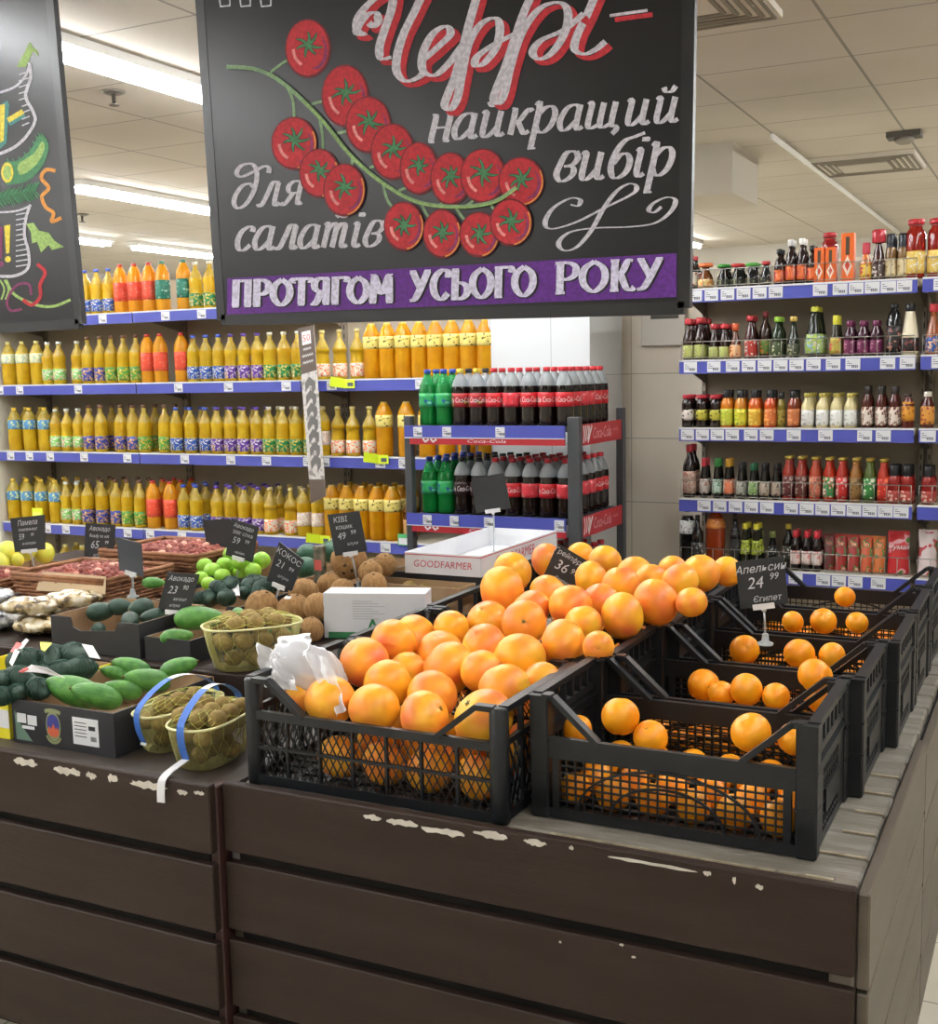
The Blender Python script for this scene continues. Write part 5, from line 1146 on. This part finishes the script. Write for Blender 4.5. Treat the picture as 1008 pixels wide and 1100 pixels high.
# ------------------------------------------------------------------ cola rack
M_post = mat('rack_post_grey', '45474b', .45); M_redt = mat('rack_red', 'b52a34', .4); M_lw = mat('logo_white', 'e8e0e0', .5); M_pk = mat('logo_pink', 'e6b0b6', .5)
RX0, RX1, RY0, RY1 = -2.715, -1.862, 4.75, 5.366
RL = [-.250, -.655, -1.075]
rk = ob('drinks_rack', None, label='grey metal rack of green and cola bottles standing in front of the white pillar', cat='rack')
for x, y, t in ((RX0+.012, RY0+.02, -.20), (RX1-.02, RY0+.02, -.205), (RX0+.012, RY1-.02, -.20), (RX1-.012, RY1-.02, -.185)):
    w = .028 if x == RX1-.02 else .018
    mk('post', G().cbox(x-w, x+w, y-.02, y+.02, 0, CAMZ+t, .003), M_post, parent=rk)
for i, lz in enumerate(RL):
    z = CAMZ+lz
    mk('tray', G().box(RX0+.03, RX1-.03, RY0+.01, RY1-.03, z-.02, z), M_post, parent=rk)
    r = mk('front_rail', G().box(RX0+.004, RX1-.055, RY0-.012, RY0-.001, z-.048, z+.008), M_blue, parent=rk)
    mk('rail_edge', G().box(RX0+.004, RX1-.055, RY0-.013, RY0-.0115, z-.050, z-.046), M_card, parent=r)
    for p_ in ((446, 477, 534) if i == 0 else (454, 483, 520, 596)): price_card(r, X(p_, 470, RY0), RY0-.012, z-.043, .045, .045)
    rs = mk('red_strip', G().box(RX0+.03, RX1-.055, RY0-.010, RY0-.001, z-.078, z-.050), M_redt, parent=rk)
    vs, fs = text_geo('Coca-Cola', .045, .25); g = G(); g.add([(RX0+.42+x, RY0-.011, z-.062+y*.45) for x, y, _ in vs], fs)
    mk('strip_lettering', g, M_lw, parent=rs); g = G()
    for u in (.10, .14): g.ribbon([(RX0+u, z-.052), (RX0+u+.012, z-.066), (RX0+u+.03, z-.054)], .010, lambda a, b, d: (a, RY0-.011-d, b), .0001)
    mk('strip_emblem', g, M_lw, parent=rs)
    sp_ = mk('side_panel', G().box(RX1-.004, RX1, RY0+.045, RY1-.045, z-.082, z+.010), M_redt, parent=rk)
    vs, fs = text_geo('Coca-Cola', .072, .25); g = G(); g.add([(RX1+.001, RY0+.30+x*.75, z-.036+y) for x, y, _ in vs], fs); mk('panel_lettering', g, M_pk, parent=sp_)
    g = G(); fs_ = lambda a, b, d: (RX1+.001+d, a, b)
    for q in range(3):
        yy = RY0+.07+.025*q; g.ribbon([(yy, z-.070+.006*q), (yy+.012, z-.03), (yy+.004, z+.004)], .011, fs_, .0001)
    g.ribbon([(RY0+.125, z-.072), (RY0+.150, z-.03), (RY0+.175, z+.002)], .014, fs_, .0001); g.ribbon([(RY0+.15, z-.032), (RY0+.138, z+.002)], .010, fs_, .0002)
    mk('panel_emblem', g, M_lw, parent=sp_); g = G(); g.ribbon([(RY0+.45+.006*k, z-.03+(.006 if k % 2 else -.006)) for k in range(12)], .004, fs_, .0001); mk('faint_print', g, M_pk, parent=sp_)
Rc = .0406
cprof = [(Rc*.72, 0), (Rc*.95, .02), (Rc, .06), (Rc*.985, .22), (Rc*.97, .32), (Rc*.99, .36), (Rc*.99, .55), (Rc, .60), (Rc*.96, .69), (Rc*.82, .78), (Rc*.54, .87), (.0135, .91), (.0135, .955)]
M_cola = mat('cola_liquid', '160c0a', .10, spec=.7); M_green = liquid('green_soda', '128c3e', .5, .1); M_greenc = clear('green_neck', '2fae5c', .45, .06)
CS = [0]*8+[1]*4
def cola(cap, inks, logo=True, sc=30): return bottle_proto('c', .262, cprof, [M_cola, M_petg], CS, pm(cap, .35), .075, .0165, inks, (.335, .575), logo=('Coca-Cola', .034, M_lw, .455, (.1, 2.3, 4.4)) if logo else None, name='cola_bottle', seg=18)
CT = {'red': (cola('c02430', mat('cola_red_label', 'c81f2b', .4)), 'cola bottle with a red label and red cap'), 'back': (cola('c02430', printed('cola_back_label', ['cf3440', 'cf3440', 'd9606a', 'dd7a82'], 40), False), 'cola bottle with its label small print facing out'),
      'zero': (cola('141414', mat('cola_black_label', '2a1213', .4)), 'cola bottle with a black label and black cap'), 'gold': (cola('d8c23c', printed('cola_gold_label', ['a8232b', 'a8232b', '2a1412', 'b08a3a'], 30)), 'cola bottle with a yellow cap and gold-edged label')}
gprof = [(Rc*.72, 0), (Rc*.95, .02), (Rc*.98, .08), (Rc*.94, .2), (Rc*.96, .30), (Rc, .36), (Rc, .58), (Rc*.97, .64), (Rc*.80, .74), (Rc*.58, .83), (Rc*.40, .89), (.0135, .92), (.0135, .955)]
CT['green'] = (bottle_proto('g', .262, gprof, [M_green, M_greenc], CS, pm('1f3f9a', .35), .075, .0165, printed('soda_label', ['2a9c58', '2a9c58', '1c4f8c', '5fbf86'], 30), (.34, .58), name='soda_bottle', seg=18), 'green soda bottle with a blue cap')
for k in CT: CT[k][0].location = (0, 0, -50)
nx, ny = 9, 6
for lv in range(3):
    for j in range(ny):
        for i in range(nx):
            if lv == 0 and not (j < 2 or i >= 7): continue
            if lv == 2 and not (i >= 5 and j >= 1 or (j == 0 and i < 4)): continue
            if lv == 1 and j == 5 and i < 7: continue
            x = RX0+.075+i*(RX1-RX0-.168)/(nx-1); y = RY0+.092+j*.0875; z = CAMZ+RL[lv]+.0008
            if lv == 0: k = ('green', 'green', 'gold', 'gold', 'red', 'back', 'red', 'red', 'red')[i] if j == 0 else ('green', 'green', 'zero', 'zero', 'red', 'red', 'red', 'back' if j % 2 else 'red', 'back' if j in (2, 3) else 'red')[i]
            elif lv == 1: k = ('green', 'green', 'zero', 'zero', 'red', 'red', 'back', 'red', 'back')[i] if j < 2 else ('green', 'green', 'zero', 'zero', 'zero' if j > 2 else 'red', 'red', 'red', 'back', 'red' if j > 3 else 'back')[i]
            else: k = 'red'
            ln = ('top', 'middle', 'bottom')[lv]; rw = 'front row' if j == 0 else 'rear rows'
            lt = '%s, %s rack level, %s' % (CT[k][1], ln, rw)
            place(CT[k][0], 'cola'+k, (x, y, z), lt, lt)
# ------------------------------------------------------------------ sauce shelves on the right
SLV = [.355, .03, -.283, -.615, -.935]
sx0, sx1 = X(729, 430), X(984, 430)
sc_ = [[740, 757, 774, 791, 808, 825, 872, 893, 910, 927, 944, 961, 1000], [735, 760, 780, 797, 814, 831, 848, 866, 887, 908, 945, 966, 1000], [732, 748, 764, 780, 800, 817, 846, 880, 922, 942, 990], [731, 750, 767, 784, 801, 818, 844, 861, 878, 895, 912, 929, 946, 963, 988], [733, 751, 769, 787, 850, 880, 897, 915, 940]]
def cards_in(a, b): return [[X(p_) for p_ in cp if a+.01 < X(p_) < b-.065] for cp in sc_]
shelf_unit('shelving_unit', 'sauce shelving on the right, left bay beside the beige wall', sx0, sx1, SLV, D=.42, top=CAMZ+.47, cards=cards_in(sx0, sx1), guard=(0, 1, 3, 4), group='sauce shelving')
shelf_unit('shelving_unit', 'sauce shelving cut off by the right edge of the picture', sx1+.012, sx1+.62, SLV, D=.42, top=CAMZ+.47, cards=cards_in(sx1+.012, sx1+.62), guard=(0, 1, 3, 4), group='sauce shelving')
PR = {
 'soy': [(.8, 0), (1, .02), (1, .48), (.92, .56), (.5, .72), (.36, .80), (.36, .90)], 'squat': [(.85, 0), (1, .03), (1, .40), (.85, .52), (.55, .66), (.50, .78), (.5, .86)],
 'sauce': [(.85, 0), (1, .02), (1, .60), (.9, .68), (.55, .80), (.50, .86), (.5, .92)], 'tall': [(.8, 0), (1, .02), (1, .58), (.8, .68), (.42, .78), (.40, .92)],
 'jar': [(.85, 0), (1, .03), (1, .72), (.9, .80), (.7, .84), (.7, .88)], 'drop': [(.7, 0), (1, .06), (.98, .30), (.72, .58), (.5, .82), (.5, .9)], 'flask': [(.9, 0), (1, .03), (1, .34), (.75, .52), (.42, .70), (.38, .86)],
 'big': [(.9, 0), (1, .02), (.96, .30), (1, .34), (1, .66), (.7, .82), (.35, .90), (.35, .95)],
}
def sauce(px, lv, hpx, wpx, prof, col, capc, inks, lr, desc, capf=.12, capw=None, gloss=.12, back=0, dy=.0, lab2=None, cat='bottle', nm='sauce_bottle'):
    y = YF+.055+dy; b = on_y(px, 430, y); dd = depth((b.x, y, CAMZ)); h = hpx*dd/FPX; r = wpx*dd/FPX/2*.88; desc = desc.replace(' on the lowest shelf', ', lowest shelf')
    for t_ in ('top', 'second', 'third', 'fourth', 'lowest'): desc = desc.replace(' on the '+t_+' sauce', ', '+t_+' sauce').replace(' of the '+t_+' sauce', ', '+t_+' sauce')
    P = [(q*r, z) for q, z in PR[prof]]; cr = capw*r if capw else P[-1][0]*1.18
    m = mat('sauce_'+col, col, gloss, spec=.6)
    ink = printed('ink_'+'_'.join(inks), inks, 70) if len(inks) > 1 else mat('ink_'+inks[0], inks[0], .45)
    o = bottle_proto('s', h, P, [m], [0]*(len(P)-1), pm(capc, .35), capf, cr, ink, lr, name=nm, lab2=lab2, seg=16)
    o.location = (b.x, y+max(0, r-.035), CAMZ+SLV[lv]+.0008); o['label'] = desc; o['category'] = cat; del o['h']; o.rotation_euler = (0, 0, .4)
    for k in range(back):
        c = dup(o, (b.x, o.location.y+(2*r+.010)*(k+1), o.location.z), label=desc+', one standing behind another' if len(desc.split()) < 11 else desc); 
        c['group'] = desc[:60]
        if len(desc.split()) >= 11: o['group'] = desc[:60]
    return o
W_, Y_, Rr, Gg, Bk = 'd8d4c8', 'c9b23c', 'b3202c', '2f7d3a', '17181a'
# top shelf
sauce(743,0,36,15,'soy',Bk,'b0303a',[W_, W_, Rr],(.12,.50),'dark bottle with red cap and white label at the left end of the top sauce shelf',back=1)
sauce(758,0,27,18,'squat','6a3a1c','cf6a35',['e0c88a', 'e0c88a', 'd98a40'],(.06,.36),'squat brown jar bottle with orange cap on the top sauce shelf',.15,1.0)
for px, cap, w in ((777, '3f8f3a', 'green'), (792, 'b3262c', 'red'), (807, '4a9a3c', 'brighter green')):
    sauce(px,0,25,16,'squat',Bk,cap,['2a2c26', '2a2c26', '6a6a4a'],(.08,.36),'squat dark bottle with %s cap on the top sauce shelf' % w,.15,1.0,back=1)
sauce(822,0,26,13,'squat',Bk,'b02c34',['2c2a26', '2c2a26', '8a8460'],(.08,.34),'small dark bottle with red cap right of the green capped ones, top sauce shelf',.15,.8)
for px, h, cap, n in ((836,38,'1c1c1e','black'), (848,47,'dcdcda','white'), (860,48,'e2e0dc','second white'), (871,40,'1a1a1c','black rightmost')):
    sauce(px,0,h,12,'tall','2a1a18',cap,['d86a34', 'd86a34', 'b8404a'],(.10,.42),'tall dark bottle with %s cap and orange label on the top sauce shelf' % n,.14,.62,back=1)
def packet(px, lv, hpx, wpx, m, desc, dpt=.05, dy=0, name='sauce_box', cat='box'):
    y = YF+.03+dy; b = on_y(px, 430, y); dd = depth((b.x, y, CAMZ)); h = hpx*dd/FPX; w = wpx*dd/FPX/2*.95
    return mk(name, G().cbox(-w, w, 0, dpt, 0, h, .002), m, loc=(b.x, y, CAMZ+SLV[lv]+.0008), label=desc, cat=cat), w, h
M_or_ = mat('orange_box_card', 'e2692a', .4)
for px, h, n in ((878,37,'small orange carton, left of the pair on the top sauce shelf'), (890,37,'small orange carton, right of the pair on the top sauce shelf'), (908,51,'taller orange carton alone on the top sauce shelf')):
    o, w, hh = packet(px,0,h,11 if h < 40 else 14,M_or_,n)
    mk('bottle_picture', G().box(-w*.3, w*.3, -.0008, 0, hh*.55, hh*.92), mat('pic_dark', '4a3a2a', .5), parent=o)
    g = G(); g.face([(-w*.75, -.001, hh*.32), (0, -.001, hh*.10), (w*.75, -.001, hh*.32), (0, -.001, hh*.54)]); g.face([(-w*.4, -.0014, hh*.34), (0, -.0014, hh*.22), (w*.4, -.0014, hh*.34), (0, -.0014, hh*.44)], 1)
    mk('diamond_emblem', g, [mat('emblem_cream', 'ead9c8', .5), mat('emblem_red', 'c44034', .5)], parent=o)
sauce(889,0,54,20,'jar','8f1d1f','a8202c',['c8b0a8', 'c8b0a8', Rr],(.12,.40),'red jar standing behind the pair of small orange cartons',.1,.8,dy=.10)
sauce(928,0,40,14,'squat','c86a24','c03a4a',['d8b43c', 'd8b43c', Rr],(.06,.44),'small bottle with pinkish red cap and yellow label on the top sauce shelf',.3,.7)
sauce(941,0,53,16,'flask','3a1c18','b8303c',['3c2a2a', '3c2a2a', 'd0c0b8'],(.06,.36),'dark bottle with a big round red cap on the top sauce shelf',.26,1.05)
for px, n in ((954, 'left'), (967, 'right')):
    sauce(px,0,48,13,'sauce','7a5a34','20242e',['d8c8a0', 'd8c8a0', 'a88a58'],(.06,.46),'tan bottle with dark neck and pale label, %s of the pair on the top sauce shelf' % n,.46,.85,back=1)
for px, n in ((982, 'nearer the middle'), (1005, 'at the right edge')):
    sauce(px-2,0,62,23,'jar','8e2016','b32430',['e0c060', 'e0c060', 'e6e0d0'],(.08,.46),'large jar of red sauce with yellow label, %s of the top sauce shelf' % n,.1,.85,back=0)
# second shelf
for px, h, n in ((740,44,'first'), (752,45,'second'), (767,38,'third'), (778,38,'fourth')):
    sauce(px,1,h,14 if h > 40 else 12,'soy','2a1512','b8303a',['a8b060', 'a8b060', '5f3a22', 'd0d0a8'],(.04,.36),'soy sauce bottle with red cap and round green label, %s on the second sauce shelf' % n,.14,.72,back=2)
sauce(790,1,38,14,'flask','5a2c18','c85a30',['d8a878', 'd8a878', 'b85a30'],(.04,.40),'brown sauce bottle with orange cap on the second sauce shelf',.2,.6)
sauce(806,1,46,14,'soy','3a1614','b03038',['b8342c', 'b8342c', 'd8c8b8'],(.04,.44),'dark bottle with a tall red label on the second sauce shelf',.13,.7,back=1)
sauce(822,1,50,15,'tall','33211a','7a2a30',['5a7a30', '5a7a30', 'c86a2c'],(.10,.40),'tall dark bottle with green and orange label on the second sauce shelf',.12,.5,dy=.03)
sauce(835,1,44,14,'tall','20301c','8ab83a',['3a4a28', '3a4a28', 'b0b890'],(.06,.40),'dark green bottle with light green cap on the second sauce shelf',.12,.62,back=1)
sauce(852,1,44,15,'flask','20281e','b89a48',['3a4032', '3a4032', 'a0a078'],(.06,.34),'dark flask-shaped bottle with tan cap on the second sauce shelf',.12,.6)
sauce(874,1,54,23,'drop','20261c','cfd03a',['a8c060', '5f9ad0', 'e0e0c8', 'c8a040'],(.08,.46),'large dark bottle with yellow cap and colourful label on the second sauce shelf',.26,.42,back=1)
sauce(897,1,44,14,'drop','2c2a1a','d3cf3a',['b8a848', 'b8a848', 'c85a4a'],(.08,.46),'smaller dark bottle with yellow cap and oval label on the second sauce shelf',.24,.55,back=1)
for px, n in ((912, 'left'), (926, 'middle'), (940, 'right')):
    sauce(px,1,38,14,'sauce','3a1a28','6a2448',['6a1f4a', '6a1f4a', 'b0708a'],(.06,.46),'dark bottle with purple cap and label, %s of the three on the second sauce shelf' % n,.16,.62,back=1)
sauce(959,1,55,18,'big',Bk,'1a1a1c',['2a2a2a', '2a2a2a', 'a8484a', 'b8a880'],(.10,.58),'tall black squeeze bottle on the second sauce shelf',.10,.55)
sauce(976,1,55,22,'drop','ddd4b8','1c1a1c',['1c1818', '1c1818', '7a3a34'],(.08,.34),'cream teardrop bottle with black label on the second sauce shelf',.16,.55)
sauce(1001,1,54,18,'flask','8a4a26','b82c34',['2c56a0', 'd88a40', 'e0d0b0', '2c56a0'],(.06,.36),'brown bottle with red cap at the right end of the second sauce shelf',.16,.55)
# third shelf
for px, n in ((739, 'left'), (754, 'middle'), (769, 'right')):
    sauce(px,2,35,14,'jar','1e1210','b02838',['d8d0c8', 'd8d0c8', '3a2a24'] if n == 'left' else ['b8b040', 'b8b040', '3a2a24'],(.22,.54),'small black jar bottle with red cap, %s of three at the left of the third sauce shelf' % n,.12,.9,back=1)
for px, inks, col, n in ((781,['b8c03a','b8c03a','d8d060'],'c8761c','greenish yellow label, leftmost black capped'), (796,['cfc83a','cfc83a','8aa038'],'c07a1c','greenish yellow label, second black capped'), (811,['d8a830','d8a830','e8d070'],'c0581c','yellow label'), (828,['c86a34','c86a34','e0a050'],'b8481c','orange label'), (853,['b86a3a','b86a3a','d09060'],'7a2f14','brown label')):
    sauce(px,2,40,15,'sauce',col,'1a1a1c',inks,(.06,.50),'sauce bottle with black cap and %s, third sauce shelf' % n,.22,.62,back=1)
sauce(840,2,38,10,'sauce','7a6a20','1c1c1c',['8a7a2c', '8a7a2c', '5a4a1c'],(.06,.5),'narrow olive bottle with black cap on the third sauce shelf',.2,.7)
for px, n in ((868, 'first'), (884, 'second'), (899, 'third'), (914, 'fourth')):
    sauce(px,2,37,15,'sauce','cdbf8c','b8a850',['dcdcd8', 'dcdcd8', 'b8b8b0'],(.06,.52),'cream dressing bottle with white label, %s of four on the third sauce shelf' % n,.12,.62,back=2)
for px, n in ((932, 'left'), (947, 'middle'), (961, 'right')):
    sauce(px,2,45,13,'sauce','4a1c14','2a2422',['d8ccc0', '7a4a3c', '5a2a24', 'c8b8a8'],(.06,.50),'dark red bottle with brown cap, %s of three on the third sauce shelf' % n,.2,.6,back=1)
sauce(976,2,37,15,'big','5a1c16','30201c',['c88a28', 'c88a28', '8a4a20'],(.20,.76),'brown squeeze bottle with yellow emblem on the third sauce shelf',.08,.55)
sauce(997,2,39,16,'sauce','4a1a14','d8d4cc',['c88a3a', 'c88a3a', '8a3a20'],(.10,.60),'brown bottle with white cap at the right end of the third sauce shelf',.14,.6)
# fourth shelf
sauce(741,3,57,16,'tall','1c1412','a82c34',['b8a090', '8a3a30', 'c8b8a8', '6a2a24'],(.08,.50),'tall dark bottle with red cap at the left end of the fourth sauce shelf',.14,.5,back=1)
for px, cap, ink, n in ((757,'b02c3a',['c8c0b8','8a3a34','c8c0b8'],'red'), (771,'2f7a3a',['b8d0c0','3a7a58','c8d8d0'],'green'), (783,'b88a28',['e0805a','e0805a','e8d0b8'],'mustard'), (797,'1c1c1c',['a8a89c','3a3a38','a8a89c'],'black, first of the dark ones'), (810,'1f5a3c',['8aa868','3a5a3a','c0c8a8'],'dark green'), (822,'1a1a1c',['a89888','3a3432','b8a898'],'black, middle of the dark ones'), (835,'1a1a1c',['a89888','3a3432','b8a898'],'black, last before the red sauces')):
    sauce(px,3,43 if px < 790 else 39,12,'drop','17130f',cap,ink,(.12,.48),'dark bottle with %s cap on the fourth sauce shelf' % n,.22,.55,back=1)
for px, inks, col, n in ((848,['5a2424','5a2424','a08a80'],'8a2a20','dark red label, left'), (862,['5a2a26','5a2a26','a08a80'],'8a2a20','dark red label, right'), (877,['b8604a','c8a080','8a3a2c'],'a03a22','pale red label'), (892,['2f8a4a','c8402c','e0e0d0'],'a8301c','green label with a tomato'), (906,['c02c2c','c02c2c','e0b0a8'],'a0281c','bright red label'), (921,['8a6a3a','8a6a3a','5a3a1c'],'8a5a28','brown label'), (936,['2c7a34','2c7a34','d8e0c8'],'4a5a24','green label with white swash'), (951,['c02c24','c02c24','e07a50'],'a8301c','red label, rightmost')):
    sauce(px,3,48,14,'sauce',col,'a89038',inks,(.10,.56),'slim sauce bottle with gold cap and %s, fourth sauce shelf' % n,.07,.62,back=1)
for px, n in ((963, 'left'), (977, 'middle'), (1000, 'right')):
    sauce(px,3,42,16,'sauce','8a1f1c','17181a',['a8403a', 'a8403a', 'd8b8a8'],(.06,.34),'red sauce bottle with wide black cap, %s of three on the fourth sauce shelf' % n,.34,.8,back=1)
# lowest shelf
sauce(739,4,60,20,'jar','121212','1a1a1a',['c8c8c8', '5a5a5a', 'd8d8d8'],(.56,.80),'large black bottle with white upper label at the left of the lowest sauce shelf',.05,.5)
sauce(750,4,55,15,'tall','131313','1a1a1a',['2a2a2a', '2a2a2a', '8a8a8a'],(.24,.46),'black bottle with grey ring emblem on the lowest sauce shelf',.08,.4,dy=-.02)
sauce(769,4,66,24,'big','8a3414','d8d8d4',['c8803a', 'c8803a', '9a4a1c'],(.62,.78),'large amber bottle with white cap on the lowest sauce shelf',.06,.4)
sauce(791,4,58,12,'tall','161616','1a1a1a',['2c2c2c', '2c2c2c', '4a4a4a'],(.1,.8),'tall narrow black bottle on the lowest sauce shelf',.06,.4)
for px, n in ((802, 'left'), (814, 'right')): sauce(px,4,48,13,'drop','1c2014','d8cc3c',['a8b83a', '2a3018', 'c8d050'],(.30,.62),'dark bottle with yellow cap and green label, %s of two on the lowest sauce shelf' % n,.13,.6,back=1)
for px, n in ((818, 'first'), (832, 'second')): sauce(px,4,38,13,'drop','16181a','8f9a58',['26282a', '26282a', 'b8b8b0'],(.30,.58),'dark bottle with olive cap, %s of two on the lowest sauce shelf' % n,.18,.65,dy=.07)
sauce(849,4,48,14,'tall','1a1814','d0b83c',['3a3830', '3a3830', 'b8b8a8'],(.2,.5),'dark bottle with mustard yellow cap on the lowest sauce shelf',.12,.5,dy=.05)
for px, n in ((857, 'left'), (869, 'middle'), (880, 'right')): sauce(px,4,44,12,'sauce','1a1010','b82c38',['d8ccc8', 'c85a58', 'e0dcd8'],(.16,.50),'black sauce bottle with red cap and narrow white label, %s of three on the lowest shelf' % n,.18,.6,dy=-.01,back=1)
def pouch(px, lv, hpx, wpx, inks, desc, sc=28, dy=0):
    y = YF+.068+dy; b = on_y(px, 430, y); dd = depth((b.x, y, CAMZ)); h = hpx*dd/FPX; w = wpx*dd/FPX/2
    m = printed('pouch_'+inks[0]+inks[1], inks, sc, .2); g = G(); n = 10; k = 14; vs = []
    for j in range(k+1):
        t = j/k; th = .030*(1-t)**.6+.0015
        for i in range(n*2):
            a = 2*pi*i/(2*n); x = w*cos(a)*(1-.08*sin(pi*t)); vs.append((x, th*sin(a)+.003*sin(9*x/w+7*t), h*t))
    N = 2*n; g.add(vs, [(j*N+i, j*N+(i+1) % N, (j+1)*N+(i+1) % N, (j+1)*N+i) for j in range(k) for i in range(N)]+[tuple(range(N))[::-1]], 0, True)
    o = mk('sauce_pouch', g, m, loc=(b.x, y+.012, CAMZ+SLV[lv]+.003), rot=(-.06, 0, .1), label=desc, cat='pouch')
    mk('top_seal', G().box(-w*.98, w*.98, -.0022, .0022, h-.004, h+.010), mat('seal_'+inks[0], inks[0], .3), parent=o); return o
for px, n, ik in ((893, 'dark red and green pouch, leftmost of the pouches on the lowest sauce shelf', ['6a2a2a','3a5a34','a85a50','8a3028']), (906, 'red and green pouch second from left among the pouches', ['9a2f2c','3f6a3c','c86a5a','d8b8a0']), (920, 'red and green pouch third from left among the pouches', ['a03430','42703c','d07a60','d8b8a0']), (934, 'orange and green pouch fourth from left among the pouches', ['c05a3a','4a7a40','e09a6a','b03a30']), (948, 'orange pouch next to the big red bag', ['c8703a','45703c','d88a50','a83a30'])):
    pouch(px,4,38,13.5,ik,n)
o = pouch(969,4,45,23,['b8282c','b8282c','d89098','4a7a3a'],'big bright red bag at the right of the lowest sauce shelf',16); 
vs, fs = text_geo('Чумак', .03, .3); g = G(); g.add([(x, -.022, .12+y) for x, y, _ in vs], fs); mk('white_lettering', g, M_lw, parent=o)
pouch(1001,4,48,20,['d8c8c8','d8c8c8','c85a60','5a8a4a'],'whitish bag cut by the right edge of the picture, lowest sauce shelf',18)
# little extras on the shelf fronts
M_fluo = mat('fluorescent_yellow', 'd6ea2c', .4)
def flag(px, py, label, w=.075, h=.062):
    p = on_y(px, py, YF-.006); o = mk('shelf_flag', G().box(-w*.1, w*.75, -.004, -.002, 0, h*.75), M_fluo, loc=p, label=label, cat='price flag')
    g = G(); g.prism([(-.0, 0), (.0, h*.8), (-.055, h*1.05), (-.06, h*.2)], lambda u, v, d: (u-w*.1, -.003+u*.9+d, v), -.001, .001); mk('folded_wing', g, M_fluo, parent=o)
    mk('price_window', G().box(w*.16, w*.62, -.0048, -.004, h*.16, h*.48), mat('flag_print', '4a5560', .5), parent=o)
flag(372, 417, 'fluorescent yellow folded flag on the second oil shelf rail, right of the paper banner'); flag(408, 498, 'fluorescent yellow folded flag on the third oil shelf rail'); flag(346, 584, 'fluorescent yellow folded flag on the fourth oil shelf rail, beside the КІВІ sign')
p = on_y(41, 560, YF-.006); mk('tag_face', G().box(-.035, .035, -.0065, -.0035, .01, .06), mat('flag_pale', 'e0ee70', .4), parent=mk('shelf_tag', G().box(-.045, .045, -.003, 0, 0, .085), M_fluo, loc=p, label='small fluorescent yellow tag on the fourth oil shelf at the far left', cat='price flag'))
p = on_y(434, 586, YF-.006); mk('tag_face', G().box(-.028, .028, -.0045, -.003, .006, .04), M_card, parent=mk('shelf_tag', G().box(-.034, .034, -.003, 0, 0, .062), mat('tag_green', '4fae6a', .4), loc=p, label='green edged tag on the fourth oil shelf below the brown bottles', cat='price flag'))
# hanging paper banner in front of the oil shelves
q = [on_y(320, 353, 5.33), on_y(337, 349, 5.33), on_y(350, 533, 5.33), on_y(334, 541, 5.33)]; ctr = sum(q, Vector())/4
L = [c-ctr for c in q]; bl = lambda u, v, d: (L[3]*(1-u)+L[2]*u)*(1-v)+(L[0]*(1-u)+L[1]*u)*v+Vector((0, -d, 0))
g = G(); g.prism([(0, 0), (1, 0), (1, 1), (0, 1)], bl, -.003, 0); bn = mk('paper_banner', g, mat('banner_photo', 'b9b4af', .45, c2='8b8783', c3='d0ccc8', scale=26), loc=ctr, label='narrow tilted paper banner with a red 50 hanging in front of the oil bottles', cat='banner')
g = G(); g.face([bl(*t, .0006) for t in ((0, .74), (1, .74), (1, 1), (0, 1))]); g.face([bl(*t, .0006) for t in ((0, 0), (1, 0), (1, .10), (0, .14))]); mk('brown_field', g, mat('banner_brown', '5e5048', .45), parent=bn)
g = G(); g.face([bl(*t, .0012) for t in ((.22, .90), (.78, .90), (.78, .975), (.22, .975))]); mk('white_patch', g, M_paper, parent=bn)
vs, fs = text_geo('50', .05, 0); g = G(); g.add([bl(.5+x/.10, .935+y/.92, .0018) for x, y, _ in vs], fs); mk('red_number', g, M_tagr, parent=bn)
for w_, v_ in ((.5, .875), (.7, .838), (.66, .80)):
    g = G(); g.ribbon([(.5-w_/2+w_*k/14, v_+.006*(1 if k % 2 else -1)) for k in range(15)], .007, lambda a, b, d: bl(a, b, d), .0012); mk('faint_print', g, M_card, parent=bn)
g = G()
for k in range(7): v_ = .66-.075*k; g.ribbon([(.2, v_), (.5, v_+.03), (.85, v_-.005), (.6, v_-.03)], .05, lambda a, b, d: bl(a, b, .0006+d), .0001)
mk('printed_sketch', g, mat('banner_grey', '6d6a68', .6), parent=bn)
mk('hook', G().tube([bl(.5, 1, 0), bl(.5, 1.03, 0), bl(.5, 1.03, -.07)], .002, 6), M_wire, parent=bn)
for o in list(bpy.data.objects):
    if 'h' in o: del o['h']
for k, o in list(PROTO.items())+[(k, v[0]) for k, v in CT.items()]:
    if o.location.z < -40:
        for ch in list(o.children): bpy.data.objects.remove(ch)
        bpy.data.objects.remove(o)
